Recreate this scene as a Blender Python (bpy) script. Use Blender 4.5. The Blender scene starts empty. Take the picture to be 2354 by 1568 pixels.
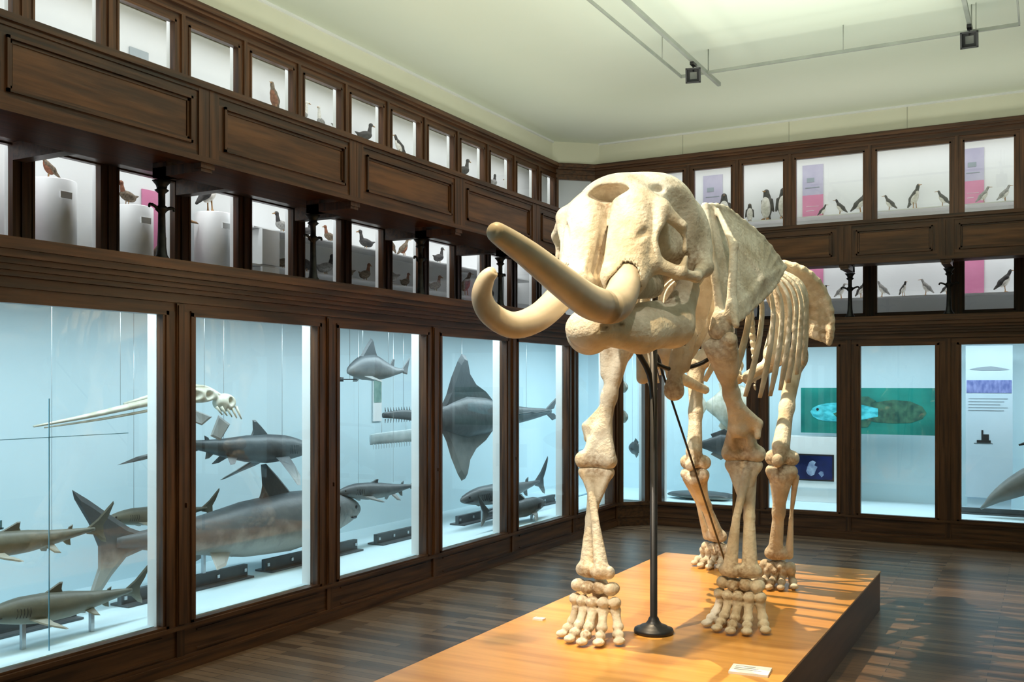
import bpy, math, random
import numpy as np
from mathutils import Vector, Matrix
random.seed(7); np.random.seed(7)
scene=bpy.context.scene
scene.view_settings.view_transform='Standard'
H=1.81; PZ=0.31
# ------------------------------------------------------------------ materials
def new_mat(name):
    m=bpy.data.materials.new(name); m.use_nodes=True
    nt=m.node_tree; b=nt.nodes['Principled BSDF']; return m,nt,b
def N(nt,t,**kw):
    n=nt.nodes.new(t)
    for k,v in kw.items(): setattr(n,k,v)
    return n
def noise_mat(name,c1,c2,rough=.5,scale=(4,4,4),detail=6,bump=0.0,metal=0,spec=.5,nscale=1.0,lo=.35,hi=.65,bdist=.01):
    m,nt,b=new_mat(name)
    tc=N(nt,'ShaderNodeTexCoord'); mp=N(nt,'ShaderNodeMapping'); mp.inputs['Scale'].default_value=scale
    nz=N(nt,'ShaderNodeTexNoise'); nz.inputs['Scale'].default_value=nscale; nz.inputs['Detail'].default_value=detail
    cr=N(nt,'ShaderNodeValToRGB'); cr.color_ramp.elements[0].position=lo; cr.color_ramp.elements[1].position=hi
    cr.color_ramp.elements[0].color=(*c1,1); cr.color_ramp.elements[1].color=(*c2,1)
    L=nt.links
    L.new(tc.outputs['Object'],mp.inputs['Vector']); L.new(mp.outputs['Vector'],nz.inputs['Vector'])
    L.new(nz.outputs['Fac'],cr.inputs['Fac']); L.new(cr.outputs['Color'],b.inputs['Base Color'])
    b.inputs['Roughness'].default_value=rough; b.inputs['Metallic'].default_value=metal
    b.inputs['Specular IOR Level'].default_value=spec
    if bump>0:
        bp=N(nt,'ShaderNodeBump'); bp.inputs['Strength'].default_value=bump; bp.inputs['Distance'].default_value=bdist
        L.new(nz.outputs['Fac'],bp.inputs['Height']); L.new(bp.outputs['Normal'],b.inputs['Normal'])
    return m
WD1=(.038,.014,.005); WD2=(.125,.050,.018)
wood_z=noise_mat('walnut_vertical',WD1,WD2,.36,(30,30,1.6),8,.15)
wood_y=noise_mat('walnut_along_y',WD1,WD2,.36,(30,1.6,30),8,.15)
wood_x=noise_mat('walnut_along_x',WD1,WD2,.36,(1.6,30,30),8,.15)
PN1=(.065,.025,.008); PN2=(.175,.072,.024)
panel_y=noise_mat('panel_along_y',PN1,PN2,.32,(22,1.8,22),8,.12)
panel_x=noise_mat('panel_along_x',PN1,PN2,.32,(1.8,22,22),8,.12)
case_white=noise_mat('case_lining',(.60,.77,.83),(.65,.81,.87),.7,(1,1,1))
case_up=noise_mat('upper_case_lining',(.76,.78,.79),(.80,.82,.83),.7,(1,1,1))
white_p=noise_mat('white_paint',(.78,.80,.80),(.84,.85,.85),.5,(2,2,2))
frieze=noise_mat('frieze_paint',(.74,.74,.60),(.78,.78,.64),.8,(1,1,1))
ceil_m=noise_mat('ceiling_paint',(.72,.78,.66),(.75,.80,.69),.85,(.6,.6,.6))
iron=noise_mat('cast_iron',(.012,.012,.013),(.03,.03,.03),.45,(20,20,20),4,.1,.6)
pink=noise_mat('pink_panel',(.62,.20,.36),(.68,.25,.42),.6,(3,3,3))
grey_rail=noise_mat('dark_rail',(.06,.07,.075),(.09,.10,.105),.5,(6,6,6))
track_m=noise_mat('track_metal',(.26,.28,.25),(.32,.34,.30),.4,(5,5,5))
black=noise_mat('black_paint',(.012,.012,.014),(.02,.02,.022),.4,(8,8,8))
steel=noise_mat('steel_wire',(.45,.48,.5),(.55,.58,.6),.3,(5,5,5),metal=.8)
def glass_mat():
    m=bpy.data.materials.new('case_glass'); m.use_nodes=True; nt=m.node_tree; nt.nodes.clear()
    o=N(nt,'ShaderNodeOutputMaterial'); mx=N(nt,'ShaderNodeMixShader'); t=N(nt,'ShaderNodeBsdfTransparent'); g=N(nt,'ShaderNodeBsdfGlossy')
    f=N(nt,'ShaderNodeLayerWeight'); f.inputs['Blend'].default_value=.5
    p=N(nt,'ShaderNodeMath',operation='POWER'); p.inputs[1].default_value=5
    q=N(nt,'ShaderNodeMath',operation='MULTIPLY_ADD'); q.inputs[1].default_value=.8; q.inputs[2].default_value=.055
    t.inputs['Color'].default_value=(.97,.99,.985,1); g.inputs['Roughness'].default_value=.01
    L=nt.links; L.new(f.outputs['Facing'],p.inputs[0]); L.new(p.outputs[0],q.inputs[0]); L.new(q.outputs[0],mx.inputs[0])
    L.new(t.outputs[0],mx.inputs[1]); L.new(g.outputs[0],mx.inputs[2]); L.new(mx.outputs[0],o.inputs[0])
    return m
glass=glass_mat()
def floor_mat():
    m,nt,b=new_mat('parquet_floor'); L=nt.links
    tc=N(nt,'ShaderNodeTexCoord'); br=N(nt,'ShaderNodeTexBrick')
    br.inputs['Scale'].default_value=1; br.inputs['Brick Width'].default_value=.9; br.inputs['Row Height'].default_value=.075
    br.inputs['Mortar Size'].default_value=.0022; br.inputs['Bias'].default_value=0; br.offset=.37
    br.inputs['Color1'].default_value=(.060,.034,.020,1); br.inputs['Color2'].default_value=(.20,.122,.072,1); br.inputs['Mortar'].default_value=(.012,.009,.007,1)
    mp=N(nt,'ShaderNodeMapping'); mp.inputs['Scale'].default_value=(2,40,1)
    nz=N(nt,'ShaderNodeTexNoise'); nz.inputs['Scale'].default_value=1; nz.inputs['Detail'].default_value=8
    mr=N(nt,'ShaderNodeMapRange'); mr.inputs['To Min'].default_value=.6; mr.inputs['To Max'].default_value=1.35
    mx=N(nt,'ShaderNodeVectorMath',operation='SCALE')
    L.new(tc.outputs['Object'],br.inputs['Vector']); L.new(tc.outputs['Object'],mp.inputs['Vector']); L.new(mp.outputs[0],nz.inputs['Vector'])
    L.new(nz.outputs['Fac'],mr.inputs['Value']); L.new(br.outputs['Color'],mx.inputs[0]); L.new(mr.outputs[0],mx.inputs['Scale'])
    L.new(mx.outputs[0],b.inputs['Base Color']); b.inputs['Roughness'].default_value=.33
    bp=N(nt,'ShaderNodeBump'); bp.inputs['Strength'].default_value=.25; bp.inputs['Distance'].default_value=.002
    L.new(br.outputs['Fac'],bp.inputs['Height']); bp.invert=True; L.new(bp.outputs[0],b.inputs['Normal'])
    return m
def bone_mat():
    m,nt,b=new_mat('bone'); L=nt.links
    tc=N(nt,'ShaderNodeTexCoord')
    n1=N(nt,'ShaderNodeTexNoise'); n1.inputs['Scale'].default_value=6; n1.inputs['Detail'].default_value=8
    n2=N(nt,'ShaderNodeTexNoise'); n2.inputs['Scale'].default_value=40; n2.inputs['Detail'].default_value=6
    cr=N(nt,'ShaderNodeValToRGB'); cr.color_ramp.elements[0].position=.33; cr.color_ramp.elements[1].position=.60
    cr.color_ramp.elements[0].color=(.54,.46,.34,1); cr.color_ramp.elements[1].color=(.79,.74,.63,1)
    at=N(nt,'ShaderNodeAttribute'); at.attribute_name='stain'
    ml=N(nt,'ShaderNodeMath',operation='MULTIPLY'); m2=N(nt,'ShaderNodeMapRange'); m2.inputs['From Min'].default_value=.36; m2.inputs['From Max'].default_value=.64
    mx=N(nt,'ShaderNodeMixRGB'); mx.inputs['Color2'].default_value=(.27,.16,.075,1)
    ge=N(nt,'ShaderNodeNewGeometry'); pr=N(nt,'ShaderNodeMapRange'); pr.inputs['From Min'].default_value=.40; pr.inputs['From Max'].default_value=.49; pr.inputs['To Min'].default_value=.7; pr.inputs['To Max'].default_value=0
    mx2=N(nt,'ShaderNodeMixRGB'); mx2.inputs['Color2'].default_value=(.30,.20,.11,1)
    for n in (n1,n2): L.new(tc.outputs['Object'],n.inputs['Vector'])
    L.new(n1.outputs['Fac'],cr.inputs['Fac']); L.new(n2.outputs['Fac'],m2.inputs['Value']); L.new(m2.outputs[0],ml.inputs[0]); L.new(at.outputs['Fac'],ml.inputs[1])
    L.new(ml.outputs[0],mx.inputs['Fac']); L.new(cr.outputs[0],mx.inputs['Color1'])
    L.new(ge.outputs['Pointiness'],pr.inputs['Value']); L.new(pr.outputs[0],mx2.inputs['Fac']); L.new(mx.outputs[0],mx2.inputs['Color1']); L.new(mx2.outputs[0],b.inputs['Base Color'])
    b.inputs['Roughness'].default_value=.7; b.inputs['Specular IOR Level'].default_value=.25
    bp=N(nt,'ShaderNodeBump'); bp.inputs['Strength'].default_value=.7; bp.inputs['Distance'].default_value=.012
    ad=N(nt,'ShaderNodeMath',operation='ADD'); L.new(n1.outputs['Fac'],ad.inputs[0]); L.new(n2.outputs['Fac'],ad.inputs[1]); L.new(ad.outputs[0],bp.inputs['Height']); L.new(bp.outputs[0],b.inputs['Normal'])
    return m
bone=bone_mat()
ivory=noise_mat('tusk_ivory',(.42,.34,.24),(.62,.55,.44),.42,(5,3,5),6,.15)
# ------------------------------------------------------------------ mesh builder
class MB:
    def __init__(s): s.v=[]; s.f=[]; s.m=[]; s.s=[]; s.n=0
    def add(s,v,f,mi=0,smooth=False):
        o=s.n; v=[tuple(p) for p in v]; s.v+=v; s.f+=[tuple(i+o for i in q) for q in f]; s.m+=[mi]*len(f); s.s+=[smooth]*len(f); s.n+=len(v)
    def box(s,x0,x1,y0,y1,z0,z1,mi=0,fr=None):
        c=[(x0,y0,z0),(x1,y0,z0),(x1,y1,z0),(x0,y1,z0),(x0,y0,z1),(x1,y0,z1),(x1,y1,z1),(x0,y1,z1)]
        if fr: c=[fr(*p) for p in c]
        s.add(c,[(0,3,2,1),(4,5,6,7),(0,1,5,4),(1,2,6,5),(2,3,7,6),(3,0,4,7)],mi)
    def lathe(s,c,prof,mi=0,n=20,smooth=True):
        v=[];f=[]
        for r,z in prof:
            for i in range(n):
                a=2*math.pi*i/n; v.append((c[0]+r*math.cos(a),c[1]+r*math.sin(a),c[2]+z))
        k=len(prof)
        for j in range(k-1):
            for i in range(n):
                f.append((j*n+i,j*n+(i+1)%n,(j+1)*n+(i+1)%n,(j+1)*n+i))
        f.append(tuple(range(n))[::-1]); f.append(tuple((k-1)*n+i for i in range(n)))
        s.add(v,f,mi,smooth)
    def tube(s,pts,ra,rb=None,ref=(0,1,0),n=10,mi=0,sub=4,smooth=True):
        P=np.array(pts,float); ra=np.array(ra if hasattr(ra,'__len__') else [ra]*len(P),float)
        rb=ra if rb is None else np.array(rb if hasattr(rb,'__len__') else [rb]*len(P),float)
        if sub>1 and len(P)>2:
            Q=[];A=[];B=[]
            E=np.vstack([2*P[0]-P[1],P,2*P[-1]-P[-2]])
            for i in range(len(P)-1):
                for j in range(sub):
                    t=j/sub; p0,p1,p2,p3=E[i:i+4]
                    Q.append(.5*((2*p1)+(-p0+p2)*t+(2*p0-5*p1+4*p2-p3)*t*t+(-p0+3*p1-3*p2+p3)*t**3))
                    tt=t; A.append(ra[i]*(1-tt)+ra[i+1]*tt); B.append(rb[i]*(1-tt)+rb[i+1]*tt)
            Q.append(P[-1]);A.append(ra[-1]);B.append(rb[-1]); P=np.array(Q);ra=A;rb=B
        ref=np.array(ref,float); v=[];f=[]; K=len(P)
        for i in range(K):
            T=P[min(i+1,K-1)]-P[max(i-1,0)]; T/=np.linalg.norm(T)+1e-9
            Nn=ref-ref.dot(T)*T
            if np.linalg.norm(Nn)<1e-3: Nn=np.array([.3,.2,1.])-np.array([.3,.2,1.]).dot(T)*T
            Nn/=np.linalg.norm(Nn); Bn=np.cross(T,Nn)
            for j in range(n):
                a=2*math.pi*j/n; v.append(P[i]+ra[i]*math.cos(a)*Nn+rb[i]*math.sin(a)*Bn)
        for i in range(K-1):
            for j in range(n): f.append((i*n+j,i*n+(j+1)%n,(i+1)*n+(j+1)%n,(i+1)*n+j))
        f.append(tuple(range(n))[::-1]); f.append(tuple((K-1)*n+i for i in range(n)))
        s.add(v,f,mi,smooth)
    def plate(s,pts,nrm,th,mi=0):
        P=np.array(pts,float); n=np.array(nrm,float); n/=np.linalg.norm(n); k=len(P); c=P.mean(0)
        v=list(P*1.0)+[c+ (P[i]-c)*.8+n*th for i in range(k)]+[c+(P[i]-c)*.8-n*th for i in range(k)]
        f=[tuple(k+i for i in range(k)),tuple(2*k+i for i in range(k))[::-1]]
        for i in range(k):
            j=(i+1)%k; f+=[(i,j,k+j,k+i),(j,i,2*k+i,2*k+j)]
        s.add(v,f,mi)
    def sdf(s,prims,res,mi=0,k=.02):
        v,f=sdf_mesh(prims,res,k); s.add(v.tolist(),f.tolist(),mi,True)
    def obj(s,name,mats,parent=None,stain=None):
        me=bpy.data.meshes.new(name); me.from_pydata(s.v,[],s.f); 
        for m in mats: me.materials.append(m)
        me.polygons.foreach_set('material_index',s.m); me.polygons.foreach_set('use_smooth',s.s)
        if stain is not None:
            P=np.array(s.v); J=np.array([q[:3] for q in stain]); R=np.array([q[3] for q in stain])
            w=np.zeros(len(P))
            for q,r in zip(J,R): w=np.maximum(w,np.exp(-((P-q)**2).sum(1)/r**2))
            at=me.attributes.new('stain','FLOAT','POINT'); at.data.foreach_set('value',w.astype(np.float32))
        me.update(); me.validate()
        o=bpy.data.objects.new(name,me); scene.collection.objects.link(o)
        if parent: o.parent=parent
        return o
def empty(name,loc=(0,0,0)):
    e=bpy.data.objects.new(name,None); e.location=loc; e.empty_display_size=.2; scene.collection.objects.link(e); return e
# ------------------------------------------------------------------ SDF + surface nets
def prim_d(pr,P):
    t=pr[1]
    if t=='c':
        a,b,ra,rb=[np.array(q,np.float32) for q in pr[2:6]]; ba=b-a; pa=P-a
        h=np.clip(pa@ba/max(float(ba@ba),1e-9),0,1); return np.sqrt(((pa-h[:,None]*ba)**2).sum(1))-(ra+(rb-ra)*h)
    if t=='e':
        c,r=[np.array(q,np.float32) for q in pr[2:4]]; q=P-c
        if len(pr)>4 and pr[4] is not None:
            M=np.array(Matrix.Rotation(pr[4][3],3,Vector(pr[4][:3])),np.float32); q=q@M
        k0=np.sqrt(((q/r)**2).sum(1)); k1=np.sqrt(((q/(r*r))**2).sum(1))+1e-9; return k0*(k0-1)/k1
    if t=='t':
        a,b,c=[np.array(q,np.float32) for q in pr[2:5]]; th=pr[5]
        ba=b-a;cb=c-b;ac=a-c; n=np.cross(ba,ac); pa=P-a;pb=P-b;pc=P-c
        s=np.sign(pa@np.cross(ba,n))+np.sign(pb@np.cross(cb,n))+np.sign(pc@np.cross(ac,n))
        def e(v,p): h=np.clip(p@v/float(v@v),0,1); return ((v*h[:,None]-p)**2).sum(1)
        d=np.where(s<2,np.minimum(np.minimum(e(ba,pa),e(cb,pb)),e(ac,pc)),(pa@n)**2/float(n@n))
        return np.sqrt(d)-th
def smin(a,b,k):
    h=np.maximum(k-np.abs(a-b),0)/k; return np.minimum(a,b)-h*h*k*.25
def sdf_mesh(prims,res,k0=.02):
    lo=np.full(3,1e9);hi=-lo
    for p in prims:
        if p[0]!='+': continue
        if p[1]=='c': pts=np.array([p[2],p[3]]); r=max(p[4],p[5])
        elif p[1]=='e': pts=np.array([p[2]]); r=max(p[3])
        else: pts=np.array(p[2:5]); r=p[5]
        lo=np.minimum(lo,pts.min(0)-r); hi=np.maximum(hi,pts.max(0)+r)
    lo-=2.5*res; hi+=2.5*res; n=np.ceil((hi-lo)/res).astype(int)+1
    ax=[lo[i]+res*np.arange(n[i]) for i in range(3)]
    G=np.stack(np.meshgrid(*ax,indexing='ij'),-1).reshape(-1,3).astype(np.float32)
    D=None
    for p in prims:
        k=k0
        if isinstance(p[-1],str): k=float(p[-1]); 
        d=prim_d(p if not isinstance(p[-1],str) else p[:-1],G)
        if D is None: D=d
        elif p[0]=='+': D=smin(D,d,k)
        else: D=-smin(-D,d,k)
    F=D.reshape(n); del G
    S=F<0; cs=np.zeros(n-1,int)
    for i in (0,1):
        for j in (0,1):
            for q in (0,1): cs+=S[i:n[0]-1+i,j:n[1]-1+j,q:n[2]-1+q]
    act=(cs>0)&(cs<8); idx=np.argwhere(act); C=np.array([(i,j,q) for i in (0,1) for j in (0,1) for q in (0,1)])
    V=np.stack([F[idx[:,0]+c[0],idx[:,1]+c[1],idx[:,2]+c[2]] for c in C],1)
    acc=np.zeros((len(idx),3)); cnt=np.zeros(len(idx))
    for a in range(8):
        for b in range(a+1,8):
            if abs(C[a]-C[b]).sum()!=1: continue
            va,vb=V[:,a],V[:,b]; x=(va<0)!=(vb<0); t=np.where(x,va/np.where(x,va-vb,1),0)
            acc+=np.where(x[:,None],C[a]+t[:,None]*(C[b]-C[a]),0); cnt+=x
    verts=lo+res*(idx+acc/cnt[:,None])
    vid=-np.ones(n-1,int); vid[act]=np.arange(len(idx)); faces=[]
    for axis in range(3):
        a1,a2=(axis+1)%3,(axis+2)%3
        sl=[slice(None)]*3; sh=[slice(None)]*3; sl[axis]=slice(0,-1); sh[axis]=slice(1,None)
        e=np.argwhere(S[tuple(sl)]!=S[tuple(sh)])
        e=e[(e[:,a1]>0)&(e[:,a2]>0)&(e[:,a1]<n[a1]-1)&(e[:,a2]<n[a2]-1)]
        ins=S[e[:,0],e[:,1],e[:,2]]
        def cell(o1,o2):
            c=e.copy(); c[:,a1]-=o1; c[:,a2]-=o2; return vid[c[:,0],c[:,1],c[:,2]]
        q=np.stack([cell(1,1),cell(0,1),cell(0,0),cell(1,0)],1)
        q[~ins]=q[~ins][:,::-1]; faces.append(q)
    return verts,np.concatenate(faces)
# ------------------------------------------------------------------ room frames
def frame(ox,oy,ang):
    c,s_=math.cos(ang),math.sin(ang)
    return lambda s,d,z:(ox+c*s-s_*d, oy+s_*s+c*d, z)
XL,YB=-4.8,11.9; XU,YU=-6.4,13.5; XP,YP=-4.53,11.63
RX=4.5; RY=-2.6; CZ=5.38
FL=frame(XL,0,math.pi/2); FB=frame(0,YB,0)
FLU=frame(XU,0,math.pi/2); FBU=frame(0,YU,0)
FLP=frame(XP,0,math.pi/2); FBP=frame(0,YP,0)
def diag(x0,y0,x1,y1):
    return frame(x0,y0,math.atan2(y1-y0,x1-x0)), math.hypot(x1-x0,y1-y0)
b=MB(); b.box(-7.3,RX,RY,14.4,-.1,0); b.obj('floor',[floor_mat()])
b=MB(); b.box(-7.3,RX,RY,14.4,CZ,CZ+.1); b.obj('ceiling',[ceil_m])
b=MB(); b.box(-7.3,-6.99,RY,14.4,0,CZ); b.obj('wall_left',[frieze])
b=MB(); b.box(-6.99,RX,14.09,14.4,0,CZ); b.obj('wall_back',[frieze])
b=MB(); b.box(-6.98,-6.44,RY,14.08,5.07,CZ); b.obj('trim_2',[frieze])
b=MB(); b.box(-6.44,RX,13.54,14.08,5.07,CZ)
b.add([(-6.44,13.06,5.07),(-5.9,13.54,5.07),(-6.44,13.54,5.07),(-6.44,13.06,CZ),(-5.9,13.54,CZ),(-6.44,13.54,CZ)],[(0,1,4,3),(0,2,1),(3,4,5)])
for x in (-4.6,-3.1,-1.6,-.1,1.4): b.box(x,x+.006,13.536,13.541,5.07,CZ,1)
b.obj('trim_3',[frieze,noise_mat('frieze_joint',(.4,.4,.33),(.45,.45,.38),.8)])  # thin darker strips along the frieze joints
b=MB(); b.box(RX,RX+.2,RY,14.4,0,CZ); b.obj('wall_right',[frieze])
b=MB(); b.box(-7.3,RX,RY-.2,RY,0,CZ); b.obj('wall_front',[frieze])
b=MB(); b.box(-6.44,-6.415,RY,13.06,CZ-.025,CZ); b.box(-5.9,RX,13.515,13.54,CZ-.025,CZ); b.obj('trim_1',[white_p])
# ------------------------------------------------------------------ lower cabinets
GB,GT=.294,2.236
def pane(g,a,c,d,z0,z1,fr):
    g.add([fr(a,d,z0),fr(c,d,z0),fr(c,d,z1),fr(a,d,z1)],[(0,1,2,3)])
def cabinet(name,fr,edges,wh,pan,mw=.18):
    top=empty(name); w=MB(); g=MB(); j=MB()
    s0,s1=edges[0],edges[-1]
    w.box(s0,s1,0,.10,0,GB-.02,1,fr); w.box(s0,s1,-.03,0,0,.07,1,fr); w.box(s0,s1,-.018,0,.07,.09,1,fr)
    w.box(s0,s1,-.03,.06,GB-.035,GB-.01,1,fr)
    w.box(s0,s1,0,.10,GT+.02,2.56,1,fr); w.box(s0,s1,-.02,0,GT+.075,GT+.095,1,fr)
    for d,z0,z1 in ((.035,2.37,2.40),(.06,2.40,2.43),(.085,2.43,2.46),(.115,2.46,2.50),(.135,2.50,2.55),(.12,2.55,2.565)):
        w.box(s0,s1,-d,0,z0,z1,1,fr)
    for i,s in enumerate(edges):
        a=s-mw/2 if i>0 else s; c=s+mw/2 if i<len(edges)-1 else s
        if c-a<.1: a-=.04 if i else 0; c+=.04 if not i else 0
        w.box(a,c,-.004,.10,GB-.02,GT+.02,0,fr); 
        if c-a>.12:
            w.box(s-.022,s+.022,-.022,0,GB,GT+.06,0,fr); w.box(s-.03,s+.03,-.014,-.003,.09,GT+.07,0,fr)
            w.box(s+.045,s+.055,-.02,-.004,1.02,1.05,0,fr)
        j.box(a-.002,c+.002,.10,.18,GB-.02,GT+.1,0,fr)
    for i in range(len(edges)-1):
        a=edges[i]+(mw/2 if i>0 else 0); c=edges[i+1]-(mw/2 if i<len(edges)-2 else 0)
        for q in (0,1):
            o=.022*q
            w.box(a+o,a+.022+o,-.012+.008*q,.05,GB-.02,GT+.02,0,fr); w.box(c-.022-o,c-o,-.012+.008*q,.05,GB-.02,GT+.02,0,fr)
        w.box(a,c,-.012,.05,GT-.005,GT+.03,1,fr); w.box(a,c,-.012,.05,GB-.02,GB+.006,1,fr)
        w.box(a+.05,c-.05,-.010,0,.105,.115,1,fr); w.box(a+.05,c-.05,-.010,0,.225,.235,1,fr)
        pane(g,a+.02,c-.02,.03,GB,GT,fr)
    w.obj('wood_frame',[wood_z,wh,pan],top); g.obj('glass',[glass],top); j.obj('jamb_lining',[white_p],top)
    return top
EL=[-2.55,-1.41,.05,1.511,2.972,4.433,5.894,7.355,8.816,10.277,11.55]
EB=[-4.45,-3.1,-2.04,-.98,.08,1.14,2.2,3.26,4.45]
cabinet('display_cabinet',FL,EL,wood_y,panel_y)
cabinet('display_cabinet',FB,EB,wood_x,panel_x)
fd,ld=diag(XL,11.55,-4.45,YB); cabinet('display_cabinet',fd,[0,ld],wood_x,panel_x,mw=.12)
fd_u,ld_u=diag(XU,13.1,-5.95,YU)
b=MB(); b.box(-6.30,-4.92,RY+.05,13.4,.2,.285); b.box(-6.36,-6.30,RY+.05,13.46,.2,2.46); b.obj('cabinet_lining',[case_white])
b=MB(); b.box(-4.92,4.45,12.02,13.4,.2,.285); b.box(-6.30,4.45,13.4,13.46,.2,2.46); b.obj('cabinet_lining',[case_white])
b=MB(); b.box(-6.38,-4.72,RY+.05,13.47,2.475,2.54); b.obj('cabinet_top',[wood_y])
b=MB(); b.box(-4.72,4.45,12.0,13.47,2.475,2.54); b.obj('cabinet_top',[wood_x])
def rail(x0,x1,y0,y1):
    b=MB(); cx=(x0+x1)/2; cy=(y0+y1)/2
    if x1-x0<y1-y0: b.box(x0,x1,y0,y1,.287,.30); b.box(cx-.02,cx+.02,y0,y1,.30,.385)
    else: b.box(x0,x1,y0,y1,.287,.30); b.box(x0,x1,cy-.02,cy+.02,.30,.36)
    n=int(max(x1-x0,y1-y0)/.25)
    for i in range(n+1):
        if x1-x0<y1-y0: y=y0+.03+i*(y1-y0-.06)/n; b.box(cx+.02,cx+.03,y-.012,y+.012,.33,.355,1)
    b.obj('specimen_rail',[grey_rail,steel])
for y0,y1 in ((3.3,4.25),(4.6,5.8),(6.0,7.2),(7.5,8.5),(8.95,10.1),(10.4,11.3)): rail(-5.64,-5.46,y0,y1)
for x0,x1 in ((-.9,0.0),(.2,1.0)): rail(x0,x1,12.55,12.65)
# ------------------------------------------------------------------ upper cabinets (behind gallery)
def upper(name,fr,edges,wh,mw=.135):
    top=empty(name); w=MB(); g=MB(); j=MB()
    s0,s1=edges[0],edges[-1]
    w.box(s0,s1,0,.08,4.84,5.06,1,fr)
    for d,z0,z1 in ((.02,4.90,4.92),(.04,4.97,5.0),(.065,5.0,5.04),(.05,5.04,5.06)): w.box(s0,s1,-d,0,z0,z1,1,fr)
    w.box(s0,s1,0,.08,3.50,3.82,1,fr); w.box(s0,s1,0,.08,2.60,2.70,1,fr)
    for i,s in enumerate(edges):
        a=s-mw/2 if i>0 else s; c=s+mw/2 if i<len(edges)-1 else s
        w.box(a,c,-.004,.07,2.60,4.86,0,fr)
        if c-a>.1: w.box(s-.02,s+.02,-.02,0,2.60,4.9,0,fr)
        j.box(a,c,.07,.11,2.61,4.86,0,fr)
    for i in range(len(edges)-1):
        a=edges[i]+(mw/2 if i>0 else 0); c=edges[i+1]-(mw/2 if i<len(edges)-2 else 0)
        for z0,z1 in ((2.70,3.50),(3.82,4.84)):
            w.box(a,a+.02,-.012,.04,z0,z1,0,fr); w.box(c-.02,c,-.012,.04,z0,z1,0,fr)
            w.box(a,c,-.012,.04,z1-.02,z1,1,fr); w.box(a,c,-.012,.04,z0,z0+.02,1,fr)
            pane(g,a+.01,c-.01,.025,z0,z1,fr)
    w.obj('wood_frame',[wood_z,wh],top); g.obj('glass',[glass],top); j.obj('jamb_lining',[white_p],top)
    return top
ELU=[-2.55]+[5.21+.731*k for k in range(-10,11)]+[13.1]
EBU=[-5.95,-5.2,-4.5,-3.80,-3.08,-2.045,-1.01,-.286,.45,1.48,2.5,3.2,4.45]
upper('upper_display_cabinet',FLU,ELU,wood_y)
upper('upper_display_cabinet',FBU,EBU,wood_x)
upper('upper_display_cabinet',fd_u,[0,ld_u],wood_x,mw=.08)
b=MB(); b.box(-6.98,-6.94,RY+.05,14.06,2.61,5.04); b.box(-6.94,-6.52,RY+.05,14.02,2.61,2.64); b.obj('upper_cabinet_lining',[case_up])
b=MB(); b.box(-6.93,4.45,14.03,14.07,2.61,5.04); b.box(-6.48,4.45,13.62,14.03,2.61,2.64); b.obj('upper_cabinet_lining',[case_up])
def shelf(*a):
    m=MB(); m.box(*a); m.obj('display_shelf',[white_p])
shelf(-6.935,-6.64,7.05,12.9,3.29,3.304); shelf(-6.935,-6.62,6.9,13.0,2.93,2.944); shelf(-6.935,-6.62,-1,13.0,4.49,4.504)
shelf(-5.4,4.4,13.72,14.025,4.065,4.079); shelf(-5.4,4.4,13.72,14.025,2.93,2.944)
# ------------------------------------------------------------------ gallery walkway + parapet
b=MB(); b.box(XU+.03,XP-.10,RY+.05,13.47,3.49,3.55); b.obj('gallery_walkway',[wood_y])
b=MB(); b.box(XP-.10,4.40,YP+.10,13.47,3.49,3.55); b.obj('gallery_walkway',[wood_x])
def parapet(name,fr,edges,wh,pan):
    w=MB(); s0,s1=edges[0],edges[-1]
    w.box(s0,s1,0,.06,3.17,3.62,1,fr)
    w.box(s0,s1,-.035,.09,3.60,3.64,1,fr); w.box(s0,s1,-.02,.0,3.575,3.60,1,fr)
    w.box(s0,s1,-.03,.07,3.15,3.185,1,fr); w.box(s0,s1,-.015,0,3.185,3.205,1,fr)
    for i in range(len(edges)-1):
        a,c=edges[i],edges[i+1]
        for q in (a+.002,c-.082): w.box(q,q+.08,-.022,0,3.16,3.60,0,fr)
        w.box(a+.08,c-.08,-.012,0,3.205,3.25,1,fr); w.box(a+.08,c-.08,-.012,0,3.53,3.575,1,fr)
        w.box(a+.08,a+.13,-.012,0,3.25,3.53,0,fr); w.box(c-.13,c-.08,-.012,0,3.25,3.53,0,fr)
        for o,dd in ((.13,.026),(.148,.012)):
            z0,z1=3.25+(o-.13),3.53-(o-.13)
            w.box(a+o,c-o,-dd,0,z0,z0+.016,1,fr); w.box(a+o,c-o,-dd,0,z1-.016,z1,1,fr)
            w.box(a+o,a+o+.016,-dd,0,z0,z1,0,fr); w.box(c-o-.016,c-o,-dd,0,z0,z1,0,fr)
        w.box(a+.17,c-.17,-.006,0,3.28,3.50,2,fr)
        if i<len(edges)-2:
            s=c
            w.box(s-.05,s+.05,.02,1.80,3.36,3.485,1,fr)
            w.box(s-.045,s+.045,.0,.42,3.10,3.16,0,fr); w.box(s-.045,s+.045,.3,.42,3.1,3.485,0,fr)
            w.box(s-.055,s+.055,-.01,.05,3.12,3.16,0,fr)
    w.box(s0,s1,.06,.095,3.17,3.485,1,fr); w.box(s0,s1,.06,.62,3.19,3.22,1,fr)
    return w.obj(name,[wood_z,wh,pan])
EP=[-2.55]+[4.40+1.461*k for k in range(-4,5)]+[YP]
parapet('gallery_parapet',FLP,EP,wood_y,panel_y)
parapet('gallery_parapet',FBP,[XP,-3.1,-2.04,-.98,.08,1.14,2.2,3.26,4.45],wood_x,panel_x)
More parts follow.
